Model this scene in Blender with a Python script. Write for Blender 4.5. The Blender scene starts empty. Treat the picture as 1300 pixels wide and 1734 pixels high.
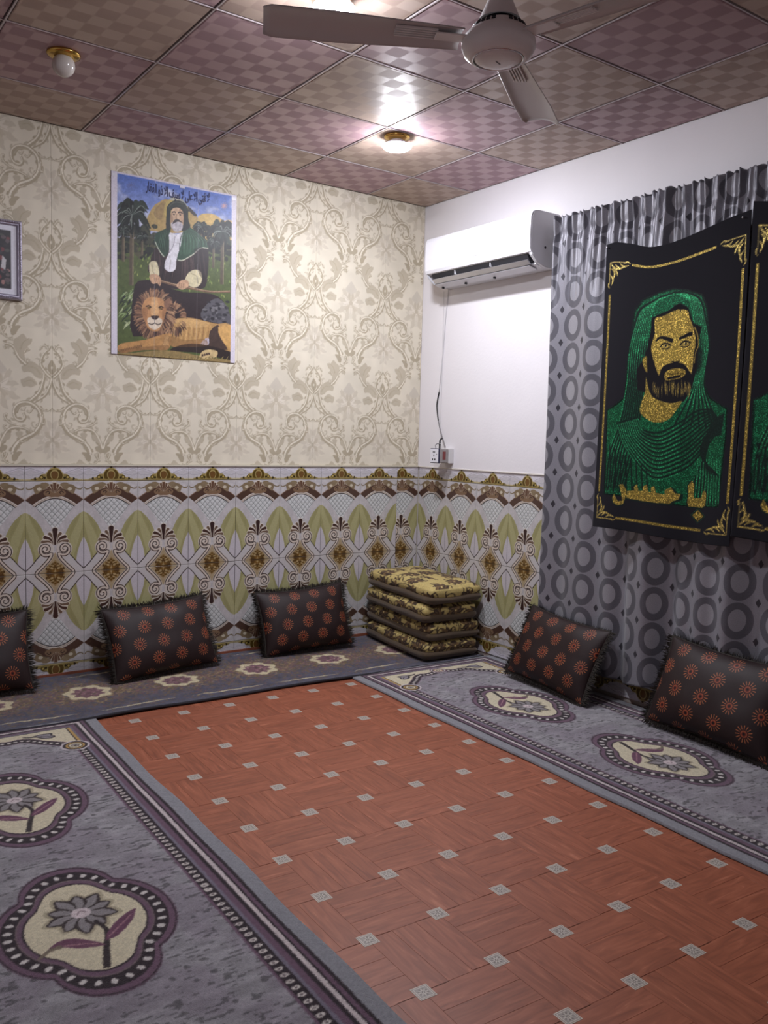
import bpy, bmesh, math, random
import numpy as np
from mathutils import Vector, Matrix
random.seed(7); RNG = np.random.default_rng(7)
PI = math.pi
scene = bpy.context.scene
COL = scene.collection

# ------------------------------------------------------------------ camera
CAM = Vector((-3.6736, -4.7511, 1.3606)); YAW, PITCH, ROLL = 0.6195, -0.0850, 0.0259
cam_d = bpy.data.cameras.new('camera'); cam = bpy.data.objects.new('camera', cam_d); COL.objects.link(cam)
fw = Vector((math.sin(YAW)*math.cos(PITCH), math.cos(YAW)*math.cos(PITCH), math.sin(PITCH)))
r0 = Vector((math.cos(YAW), -math.sin(YAW), 0)); u0 = r0.cross(fw)
rt = r0*math.cos(ROLL) + u0*math.sin(ROLL); up = -r0*math.sin(ROLL) + u0*math.cos(ROLL)
mw = Matrix((rt, up, -fw)).transposed().to_4x4(); mw.translation = CAM
cam.matrix_world = mw
cam_d.sensor_fit = 'HORIZONTAL'; cam_d.sensor_width = 36.0; cam_d.lens = 1470.88/1300*36.0
cam_d.clip_start = 0.02
scene.camera = cam
# ------------------------------------------------------------------ world, exposure
w = bpy.data.worlds.new('world'); scene.world = w; w.use_nodes = True
w.node_tree.nodes['Background'].inputs[0].default_value = (0.05, 0.055, 0.07, 1)
w.node_tree.nodes['Background'].inputs[1].default_value = 1.0
scene.view_settings.view_transform = 'Standard'; scene.view_settings.look = 'None'
scene.view_settings.exposure = 0.0; scene.view_settings.gamma = 1.0
scene.view_settings.use_curve_mapping = False
LAMP_COLOR = (0.91, 0.92, 1.0); LAMP_STRENGTH = 640.0      # the lit ceiling globes
LAMPS_LIT = [(-2.00, -2.02), (-0.97, -0.99)]

ROOM_X0, ROOM_Y0, CEIL = -4.75, -5.7, 2.918
ZTOP, ZJ, ZMID = 1.173, 1.087, 0.596
TW = 0.30

# ================================================================== helpers
def lin(c):
    c = np.asarray(c, dtype=np.float64)/255.0
    return np.where(c <= 0.04045, c/12.92, ((c+0.055)/1.055)**2.4)
def link(o, parent=None):
    COL.objects.link(o)
    if parent is not None: o.parent = parent
    return o
def tag(o, label=None, cat=None, group=None, kind=None):
    if label: o['label'] = label
    if cat: o['category'] = cat
    if group: o['group'] = group
    if kind: o['kind'] = kind
    return o
def thing(name, label, cat, loc=(0, 0, 0), rot=(0, 0, 0), group=None):
    o = bpy.data.objects.new(name, None); o.empty_display_size = 0.05
    link(o); o.location = loc; o.rotation_euler = rot
    return tag(o, label, cat, group)
def obj(name, me, m=None, parent=None, loc=(0, 0, 0), rot=(0, 0, 0), kind=None):
    if m is not None and not me.materials: me.materials.append(m)
    o = bpy.data.objects.new(name, me); link(o, parent); o.location = loc; o.rotation_euler = rot
    if kind: o['kind'] = kind
    return o
def mesh(name, V, Fc, smooth=False):
    me = bpy.data.meshes.new(name); me.from_pydata([tuple(v) for v in V], [], Fc); me.update()
    if smooth: me.polygons.foreach_set('use_smooth', [True]*len(me.polygons))
    return me
def bm_mesh(name, bm, smooth=False, bevel=0.0, seg=2):
    if bevel > 0:
        bmesh.ops.bevel(bm, geom=list(bm.edges), offset=bevel, segments=seg, affect='EDGES', profile=0.6)
    me = bpy.data.meshes.new(name); bmesh.ops.recalc_face_normals(bm, faces=bm.faces)
    bm.to_mesh(me); bm.free()
    if smooth: me.polygons.foreach_set('use_smooth', [True]*len(me.polygons))
    return me
def add_box(bm, c, s):
    r = bmesh.ops.create_cube(bm, size=1.0)
    for v in r['verts']: v.co = Vector((v.co.x*s[0]+c[0], v.co.y*s[1]+c[1], v.co.z*s[2]+c[2]))
def box_mesh(name, x0, x1, y0, y1, z0, z1, bevel=0.0, seg=2):
    bm = bmesh.new(); add_box(bm, ((x0+x1)/2, (y0+y1)/2, (z0+z1)/2), (x1-x0, y1-y0, z1-z0))
    return bm_mesh(name, bm, False, bevel, seg)
def lathe(name, prof, n=40, smooth=True):
    V, Fc = [], []
    for (r, z) in prof:
        for i in range(n):
            a = 2*PI*i/n; V.append((r*math.cos(a), r*math.sin(a), z))
    for j in range(len(prof)-1):
        for i in range(n):
            k = (i+1) % n; Fc.append((j*n+i, j*n+k, (j+1)*n+k, (j+1)*n+i))
    me = mesh(name, V, Fc, smooth)
    bm = bmesh.new(); bm.from_mesh(me); bmesh.ops.remove_doubles(bm, verts=bm.verts, dist=1e-5)
    bmesh.ops.recalc_face_normals(bm, faces=bm.faces); bm.to_mesh(me); bm.free(); return me
def cr(pts, n=8, closed=False):
    """Catmull-Rom curve through points."""
    P = [np.asarray(p, float) for p in pts]
    if len(P) < 3 and not closed: return np.array([P[0]+(P[-1]-P[0])*t for t in np.linspace(0, 1, n+1)])
    Q = [P[-1]]+P+[P[0], P[1]] if closed else [2*P[0]-P[1]]+P+[2*P[-1]-P[-2]]
    out = []
    m = len(P) if closed else len(P)-1
    for i in range(m):
        a, b, c, d = Q[i], Q[i+1], Q[i+2], Q[i+3]
        for t in np.linspace(0, 1, n, endpoint=False):
            out.append(0.5*((2*b)+(c-a)*t+(2*a-5*b+4*c-d)*t*t+(3*b-a-3*c+d)*t**3))
    if not closed: out.append(P[-1])
    return np.array(out)
def tube(name, pts, r, n=8):
    P = [Vector(p) for p in pts]; V, Fc = [], []
    for i, p in enumerate(P):
        t = (P[min(i+1, len(P)-1)]-P[max(i-1, 0)]).normalized()
        a = Vector((0, 0, 1)) if abs(t.z) < 0.9 else Vector((1, 0, 0))
        e1 = t.cross(a).normalized(); e2 = t.cross(e1)
        for k in range(n):
            an = 2*PI*k/n; V.append(p+(e1*math.cos(an)+e2*math.sin(an))*r)
    for i in range(len(P)-1):
        for k in range(n):
            q = (k+1) % n; Fc.append((i*n+k, i*n+q, (i+1)*n+q, (i+1)*n+k))
    Fc.append(tuple(range(n-1, -1, -1))); Fc.append(tuple(range((len(P)-1)*n, len(P)*n)))
    return mesh(name, V, Fc, True)

def noise2(h, w, cell, seed=0, aspect=1.0):
    """smooth value noise, 0..1"""
    g = np.random.default_rng(seed)
    ny, nx = int(h/cell)+3, int(w/(cell*aspect))+3
    a = g.random((ny, nx))
    y = np.arange(h)/cell; x = np.arange(w)/(cell*aspect)
    yi = y.astype(int); xi = x.astype(int); fy = y-yi; fx = x-xi
    fy = fy*fy*(3-2*fy); fx = fx*fx*(3-2*fx)
    A = a[np.ix_(yi, xi)]; B = a[np.ix_(yi, xi+1)]; C = a[np.ix_(yi+1, xi)]; D = a[np.ix_(yi+1, xi+1)]
    return (A*(1-fx)+B*fx)*(1-fy)[:, None]+(C*(1-fx)+D*fx)*fy[:, None]

class Cv:
    """A print drawn from shapes; becomes the colours of a mesh grid. x right, y up, metres.
    Channels: r g b (sRGB 0..255), gloss mask, relief."""
    def __init__(s, w, h, res, bg, ss=2):
        s.w, s.h, s.ss = w, h, ss
        s.nx, s.ny = int(round(w/res))+1, int(round(h/res))+1
        s.W, s.H = s.nx*ss, s.ny*ss
        s.X = (np.arange(s.W)+0.5)/s.W*w; s.Y = (np.arange(s.H)+0.5)/s.H*h
        s.a = np.zeros((s.H, s.W, 5), np.float32); s.a[..., :3] = bg
        s.xf = [lambda p: p]; s.map = None
    def mirror(s, cx): s.xf = [lambda p: p, lambda p: np.stack([2*cx-p[:, 0], p[:, 1]], 1)]
    def plain(s): s.xf = [lambda p: p]
    def _pts(s, pts):
        p = np.asarray(pts, float)
        return s.map(p) if s.map else p
    def _fill(s, p, col, al, gl, h):
        x0, y0 = p.min(0); x1, y1 = p.max(0)
        i0 = max(0, int(np.floor(x0/s.w*s.W))-1); i1 = min(s.W, int(np.ceil(x1/s.w*s.W))+2)
        j0 = max(0, int(np.floor(y0/s.h*s.H))-1); j1 = min(s.H, int(np.ceil(y1/s.h*s.H))+2)
        if i1 <= i0 or j1 <= j0: return
        X = s.X[i0:i1]; Y = s.Y[j0:j1]; M = np.zeros((len(Y), len(X)), bool)
        for k in range(len(p)):
            xa, ya = p[k]; xb, yb = p[(k+1) % len(p)]
            if ya == yb: continue
            rows = np.nonzero((ya > Y) != (yb > Y))[0]
            if len(rows) == 0: continue
            xi = xa+(Y[rows]-ya)*(xb-xa)/(yb-ya)
            M[rows] ^= X[None, :] < xi[:, None]
        v = s.a[j0:j1, i0:i1]
        if al >= 1: v[M, :3] = col
        else: v[M, :3] = v[M, :3]*(1-al)+np.asarray(col, np.float32)*al
        if gl is not None: v[M, 3] = gl
        if h is not None: v[M, 4] = h
    def poly(s, pts, col, al=1.0, gl=None, h=None, smooth=0):
        p = s._pts(pts)
        if smooth: p = cr(p, smooth, True)
        for f in s.xf: s._fill(f(p), col, al, gl, h)
    def ell(s, c, rx, ry, col, al=1.0, gl=None, h=None, rot=0.0, n=28):
        t = np.linspace(0, 2*PI, n, endpoint=False)
        x = rx*np.cos(t); y = ry*np.sin(t)
        p = np.stack([c[0]+x*math.cos(rot)-y*math.sin(rot), c[1]+x*math.sin(rot)+y*math.cos(rot)], 1)
        s.poly(p, col, al, gl, h)
    def stroke(s, pts, wd, col, al=1.0, gl=None, h=None, n=7, taper=None, raw=False, mapped=True):
        """wd in metres; taper=(start,end) factors or None"""
        p = s._pts(pts) if mapped else np.asarray(pts, float)
        if not raw: p = cr(p, n)
        L = len(p)
        d = np.gradient(p, axis=0); d /= (np.linalg.norm(d, axis=1)[:, None]+1e-12)
        nr = np.stack([-d[:, 1], d[:, 0]], 1)
        t = np.linspace(0, 1, L)
        if taper is None: ww = np.full(L, wd)
        elif taper == 'leaf': ww = wd*np.sin(PI*np.clip(t, .03, .97))**0.8
        else: ww = wd*(taper[0]*(1-t)+taper[1]*t)
        a = p+nr*ww[:, None]/2; b = p-nr*ww[:, None]/2
        if al < 1:
            for f in s.xf: s._fill(f(np.concatenate([a, b[::-1]])), col, al, gl, h)
            return
        for f in s.xf:
            A, B = f(a), f(b)
            for i in range(L-1):
                s._fill(np.array([A[i], A[i+1], B[i+1], B[i]]), col, al, gl, h)
    def speckle(s, amp, cell=1, seed=1, aspect=1.0):
        n = noise2(s.H, s.W, cell, seed, aspect)-0.5
        s.a[..., :3] = np.clip(s.a[..., :3]*(1+2*amp*n[..., None]), 0, 255)
    def fuzz(s, px, seed=3):
        g = np.random.default_rng(seed)
        j = np.arange(s.H)[:, None]+np.rint(g.normal(0, px, (s.H, s.W))).astype(int)
        i = np.arange(s.W)[None, :]+np.rint(g.normal(0, px, (s.H, s.W))).astype(int)
        s.a = s.a[np.clip(j, 0, s.H-1), np.clip(i, 0, s.W-1)]
    def final(s):
        c = s.a.reshape(s.ny, s.ss, s.nx, s.ss, 5).mean((1, 3))
        return c
def set_cols(me, c):
    at = me.color_attributes.new('Print', 'FLOAT_COLOR', 'POINT')
    rgba = np.concatenate([lin(c[..., :3]), c[..., 3:4]], -1).astype(np.float32)
    at.data.foreach_set('color', rgba.ravel())
def grid_mesh(name, P, c=None, skirt=None, smooth=True, back=True):
    """P (ny,nx,3); skirt = vector by which an outer rim is pushed back (gives the sheet its thickness)."""
    if skirt is not None:
        P = np.pad(P, ((1, 1), (1, 1), (0, 0)), mode='edge'); sk = np.asarray(skirt, float)
        m = np.ones(P.shape[:2], bool); m[1:-1, 1:-1] = False; P[m] += sk
        if c is not None: c = np.pad(c, ((1, 1), (1, 1), (0, 0)), mode='edge')
    ny, nx = P.shape[:2]
    me = bpy.data.meshes.new(name)
    idx = np.arange(ny*nx).reshape(ny, nx)
    q = np.stack([idx[:-1, :-1], idx[:-1, 1:], idx[1:, 1:], idx[1:, :-1]], -1).reshape(-1, 4)
    extra = []
    if skirt is not None and back:
        rim = list(idx[0, :])+list(idx[1:, -1])+list(idx[-1, -2::-1])+list(idx[-2:0:-1, 0]); extra = rim[::-1]
    nq = len(q); nl = nq*4+len(extra)
    me.vertices.add(ny*nx); me.vertices.foreach_set('co', P.astype(np.float32).ravel())
    me.loops.add(nl); me.loops.foreach_set('vertex_index', np.concatenate([q.ravel(), np.array(extra, int)]).astype(np.int32))
    st = np.arange(nq)*4
    if extra: st = np.append(st, nq*4)
    me.polygons.add(len(st)); me.polygons.foreach_set('loop_start', st.astype(np.int32))
    me.polygons.foreach_set('use_smooth', np.full(len(st), smooth))
    me.update(calc_edges=True); me.validate()
    if c is not None: set_cols(me, c)
    return me
def flat_grid(cv, relief=0.0, z=0.0, u0=0.0, v0=0.0):
    """canvas as a flat sheet in local XY (z = towards viewer)"""
    c = cv.final()
    x = np.linspace(0, cv.w, cv.nx)-u0; y = np.linspace(0, cv.h, cv.ny)-v0
    P = np.zeros((cv.ny, cv.nx, 3)); P[..., 0] = x[None]; P[..., 1] = y[:, None]
    P[..., 2] = z+relief*c[..., 4]
    return P, c
def homog(src, dst):
    A = []
    for (x, y), (X, Y) in zip(src, dst):
        A.append([x, y, 1, 0, 0, 0, -X*x, -X*y, -X]); A.append([0, 0, 0, x, y, 1, -Y*x, -Y*y, -Y])
    _, _, V = np.linalg.svd(np.array(A, float)); Hm = V[-1].reshape(3, 3)
    def f(p):
        q = np.concatenate([np.asarray(p, float), np.ones((len(p), 1))], 1)@Hm.T
        return q[:, :2]/q[:, 2:3]
    return f

# ------------------------------------------------------------------ materials
def mat(name, color=None, rough=0.5, metal=0.0, spec=0.5, attr=False, bump=None, var=None, coat=0.0, sheen=0.0, emit=None,
        gloss=None, coords='Object'):
    """color sRGB 0..255, or the Print attribute; bump=(scale,dist[,detail]); var=(scale,amount); gloss=(rough,metal,glitter)"""
    m = bpy.data.materials.new(name); m.use_nodes = True
    nt = m.node_tree; N = nt.nodes; L = nt.links; b = N['Principled BSDF']
    tc = N.new('ShaderNodeTexCoord')
    if attr:
        a = N.new('ShaderNodeAttribute'); a.attribute_name = 'Print'; csock = a.outputs['Color']
    else:
        r = N.new('ShaderNodeRGB'); r.outputs[0].default_value = (*lin(color), 1); csock = r.outputs[0]
    b.inputs['Roughness'].default_value = rough; b.inputs['Metallic'].default_value = metal
    b.inputs['Specular IOR Level'].default_value = spec
    b.inputs['Coat Weight'].default_value = coat; b.inputs['Sheen Weight'].default_value = sheen
    if var:
        n = N.new('ShaderNodeTexNoise'); n.inputs['Scale'].default_value = var[0]; n.inputs['Detail'].default_value = 4
        L.new(tc.outputs[coords], n.inputs['Vector'])
        mr = N.new('ShaderNodeMapRange'); mr.inputs[3].default_value = 1-var[1]; mr.inputs[4].default_value = 1+var[1]
        mr.inputs[1].default_value = .25; mr.inputs[2].default_value = .75
        L.new(n.outputs[0], mr.inputs[0])
        mx = N.new('ShaderNodeVectorMath'); mx.operation = 'MULTIPLY'
        L.new(csock, mx.inputs[0]); L.new(mr.outputs[0], mx.inputs[1]); csock = mx.outputs[0]
    if gloss and attr:
        L2 = N.new('ShaderNodeMix'); L2.data_type = 'FLOAT'; L2.inputs[2].default_value = rough; L2.inputs[3].default_value = gloss[0]
        L.new(a.outputs['Alpha'], L2.inputs[0]); L.new(L2.outputs[0], b.inputs['Roughness'])
        mm = N.new('ShaderNodeMath'); mm.operation = 'MULTIPLY'; mm.inputs[1].default_value = gloss[1]
        L.new(a.outputs['Alpha'], mm.inputs[0]); L.new(mm.outputs[0], b.inputs['Metallic'])
        if gloss[2] > 0:   # glitter sparkle painted into the base colour, grain by grain
            vo = N.new('ShaderNodeTexVoronoi'); vo.inputs['Scale'].default_value = gloss[2]
            L.new(tc.outputs[coords], vo.inputs['Vector'])
            sx = N.new('ShaderNodeSeparateColor'); L.new(vo.outputs['Color'], sx.inputs[0])
            pw = N.new('ShaderNodeMath'); pw.operation = 'POWER'; pw.inputs[1].default_value = 5.0; L.new(sx.outputs[0], pw.inputs[0])
            mr2 = N.new('ShaderNodeMapRange'); mr2.inputs[3].default_value = 0.62; mr2.inputs[4].default_value = 4.2; L.new(pw.outputs[0], mr2.inputs[0])
            gm = N.new('ShaderNodeMix'); gm.data_type = 'FLOAT'; gm.inputs[2].default_value = 1.0
            L.new(a.outputs['Alpha'], gm.inputs[0]); L.new(mr2.outputs[0], gm.inputs[3])
            mx2 = N.new('ShaderNodeVectorMath'); mx2.operation = 'MULTIPLY'
            L.new(csock, mx2.inputs[0]); L.new(gm.outputs[0], mx2.inputs[1]); csock = mx2.outputs[0]
    L.new(csock, b.inputs['Base Color'])
    if bump:
        n = N.new('ShaderNodeTexNoise'); n.inputs['Scale'].default_value = bump[0]; n.inputs['Detail'].default_value = bump[2] if len(bump) > 2 else 2
        L.new(tc.outputs[coords], n.inputs['Vector'])
        bp = N.new('ShaderNodeBump'); bp.inputs['Strength'].default_value = 1.0; bp.inputs['Distance'].default_value = bump[1]
        L.new(n.outputs[0], bp.inputs['Height']); L.new(bp.outputs[0], b.inputs['Normal'])
    if emit:
        b.inputs['Emission Color'].default_value = (*emit[0], 1); b.inputs['Emission Strength'].default_value = emit[1]
    return m
M_WALLWHITE = mat('white_wall_paint', (226, 223, 226), 0.75, bump=(60, .0006, 4), var=(3, .02))
M_PLASTER = mat('plaster', (205, 198, 186), 0.85, bump=(40, .001, 4))
M_GROUT = mat('tile_grout', (170, 166, 160), 0.9)
M_TILE = mat('printed_ceramic', attr=True, rough=0.22, spec=0.5, var=(9, .05))
M_PAPER = mat('embossed_wallpaper', attr=True, rough=0.7, bump=(500, .0004), var=(2.2, .05))
M_POSTER = mat('poster_print', attr=True, rough=0.45, spec=0.4)
M_PILE = mat('woven_pile', attr=True, rough=0.95, spec=0.1, sheen=0.25, bump=(420, .004, 3))
M_FLATWEAVE = mat('flat_pile', attr=True, rough=0.95, spec=0.1, sheen=0.2, bump=(500, .003, 3))
M_RUGBACK = mat('rug_backing', (42, 40, 46), 0.95)
M_BANNER = mat('velvet_glitter_print', attr=True, rough=0.9, spec=0.15, sheen=0.05, gloss=(0.42, 0.35, 270.0))
M_CUSH = mat('satin_jacquard', attr=True, rough=0.55, spec=0.3, var=(12, .08))
M_FRINGE = mat('dark_fringe_yarn', (40, 33, 27), 0.8)
M_BROCADE = mat('gold_brocade', attr=True, rough=0.62, spec=0.3, bump=(450, .0012), sheen=0.1)
M_BAND = mat('brown_velour_band', (74, 57, 37), 0.85, sheen=0.3, bump=(300, .001), var=(25, .15))
M_ACWHITE = mat('white_gloss_plastic', (232, 232, 238), 0.28)
M_ACSIDE = mat('grey_white_plastic', (212, 212, 217), 0.4)
M_DARK = mat('dark_recess', (32, 32, 38), 0.6)
M_CHROME = mat('silver_trim', (205, 205, 212), 0.25, 0.8)
M_FAN = mat('cream_white_enamel', (232, 229, 228), 0.35)
M_FANGREY = mat('grey_blade_enamel', (206, 203, 202), 0.4)
M_BRASS = mat('polished_brass', (196, 160, 84), 0.22, 1.0)
M_OPAL = mat('opal_glass_off', (190, 182, 176), 0.12, coat=0.5)
M_LIT = mat('opal_glass_lit', (255, 255, 255), 0.3, emit=(LAMP_COLOR, LAMP_STRENGTH))
M_CABLEW = mat('pale_cable', (200, 198, 200), 0.5)
M_CABLED = mat('black_tape', (30, 29, 32), 0.6)
M_CABLEG = mat('grey_cable', (120, 117, 120), 0.5)
M_SOCK = mat('socket_white', (230, 230, 238), 0.35)
M_SOCKBLUE = mat('socket_dark_rim', (38, 38, 66), 0.4)
M_SOCKGREY = mat('socket_grey_shell', (146, 140, 138), 0.5, var=(40, .1))
M_RED = mat('red_tape', (120, 56, 54), 0.5)
M_SILVER = mat('carved_silver_frame', (168, 163, 178), 0.35, 0.75, bump=(260, .002, 3))
M_MOUNT = mat('white_card_mount', (214, 214, 224), 0.7)
M_GRIDBAR = mat('ceiling_grid_bar', (186, 176, 178), 0.3, 0.3)
M_VINYL = mat('vinyl_edge', (140, 80, 58), 0.55, var=(14, .12))
M_RODMETAL = mat('curtain_rod_metal', (120, 118, 122), 0.35, 0.8)

# ================================================================== structure
def slab(name, x0, x1, y0, y1, z0, z1, m):
    return tag(obj(name, box_mesh(name, x0, x1, y0, y1, z0, z1), m), kind='structure')
floor = slab('floor', ROOM_X0-.1, .1, ROOM_Y0-.1, .1, -0.1, -0.0012, M_VINYL)
ceiling = slab('ceiling', ROOM_X0-.1, .1, ROOM_Y0-.1, .1, CEIL+.02, CEIL+.1, M_PLASTER)
wall_back = slab('wall_back', ROOM_X0-.1, .1, 0.01, .12, 0, CEIL+.02, M_PLASTER)
wall_right = slab('wall_right', .01, .12, ROOM_Y0-.1, .01, 0, CEIL+.02, M_GROUT)
wall_left = slab('wall_left', ROOM_X0-.12, ROOM_X0, ROOM_Y0-.1, .01, 0, CEIL+.02, M_WALLWHITE)
wall_front = slab('wall_front', ROOM_X0-.1, .1, ROOM_Y0-.12, ROOM_Y0, 0, CEIL+.02, M_WALLWHITE)
obj('paint_panel', box_mesh('paint_panel', 0.0, .012, ROOM_Y0, .01, ZTOP, CEIL), M_WALLWHITE, wall_right)

# ------------------------------------------------------------------ ceiling panels
def ceiling_mat(name, base, dark):
    m = bpy.data.materials.new(name); m.use_nodes = True; nt = m.node_tree; N = nt.nodes; L = nt.links; b = N['Principled BSDF']
    tc = N.new('ShaderNodeTexCoord'); sp = N.new('ShaderNodeSeparateXYZ'); L.new(tc.outputs['Object'], sp.inputs[0])
    def math_(op, a, bb=None):
        n = N.new('ShaderNodeMath'); n.operation = op
        for i, v in enumerate((a, bb)):
            if v is None: continue
            if isinstance(v, (int, float)): n.inputs[i].default_value = v
            else: L.new(v, n.inputs[i])
        return n.outputs[0]
    ra = math_('MULTIPLY', math_('ADD', sp.outputs[0], sp.outputs[1]), .7071)
    rb = math_('MULTIPLY', math_('SUBTRACT', sp.outputs[0], sp.outputs[1]), .7071)
    cx = math_('COSINE', math_('MULTIPLY', rb, 2*PI/.118)); cy = math_('COSINE', math_('MULTIPLY', ra, 2*PI/.106))
    s = math_('ADD', cx, math_('MULTIPLY', cy, .97))
    s = math_('ADD', math_('MULTIPLY', s, 3.2), 0.5)
    cl = N.new('ShaderNodeClamp'); L.new(s, cl.inputs[0])
    no = N.new('ShaderNodeTexNoise'); no.inputs['Scale'].default_value = 5; no.inputs['Detail'].default_value = 5; L.new(tc.outputs['Object'], no.inputs['Vector'])
    mx = N.new('ShaderNodeMix'); mx.data_type = 'RGBA'; L.new(cl.outputs[0], mx.inputs[0])
    mx.inputs[6].default_value = (*lin(base), 1); mx.inputs[7].default_value = (*lin(dark), 1)
    mr = N.new('ShaderNodeMapRange'); mr.inputs[3].default_value = .86; mr.inputs[4].default_value = 1.14; L.new(no.outputs[0], mr.inputs[0])
    vm = N.new('ShaderNodeVectorMath'); vm.operation = 'MULTIPLY'; L.new(mx.outputs[2], vm.inputs[0]); L.new(mr.outputs[0], vm.inputs[1])
    L.new(vm.outputs[0], b.inputs['Base Color'])
    rr = N.new('ShaderNodeMapRange'); rr.inputs[3].default_value = .42; rr.inputs[4].default_value = .60; L.new(cl.outputs[0], rr.inputs[0])
    L.new(rr.outputs[0], b.inputs['Roughness'])
    return m
M_PINK = ceiling_mat('pink_foil_panel', (174, 145, 149), (155, 126, 132))
M_BEIGE = ceiling_mat('beige_foil_panel', (178, 157, 144), (164, 143, 131))
PXS, PYS, CX0, CY0 = 0.6004, 0.5887, 0.4795, 0.4721
xe = [0.0]+[-(CX0+PXS*i) for i in range(8)]; xe = [x for x in xe if x > ROOM_X0]+[ROOM_X0]
ye = [0.0]+[-(CY0+PYS*i) for i in range(9)]; ye = [y for y in ye if y > ROOM_Y0]+[ROOM_Y0]
pan_cache = {}
for i in range(len(xe)-1):
    for j in range(len(ye)-1):
        xa, xb, ya, yb = xe[i+1], xe[i], ye[j+1], ye[j]
        pink = (i+j) % 2 == 1
        key = (round(xb-xa, 3), round(yb-ya, 3), pink)
        if key not in pan_cache:
            g = .0090
            me = box_mesh('ceiling_panel', -(xb-xa)/2+g, (xb-xa)/2-g, -(yb-ya)/2+g, (yb-ya)/2-g, -.004, .012, .003, 1)
            me.materials.append(M_PINK if pink else M_BEIGE); pan_cache[key] = me
        obj('ceiling_panel', pan_cache[key], None, ceiling, ((xa+xb)/2, (ya+yb)/2, CEIL))
obj('ceiling_backing', box_mesh('ceiling_backing', ROOM_X0, 0, ROOM_Y0, 0, CEIL+.008, CEIL+.019), M_DARK, ceiling)
for x in xe[1:-1]:
    obj('grid_bar', box_mesh('grid_bar', x-.0036, x+.0036, ROOM_Y0, 0, CEIL-.006, CEIL+.008, .001, 1), M_GRIDBAR, ceiling)
for y in ye[1:-1]:
    obj('grid_bar', box_mesh('grid_bar', ROOM_X0, 0, y-.0036, y+.0036, CEIL-.0055, CEIL+.008, .001, 1), M_GRIDBAR, ceiling)

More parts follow.
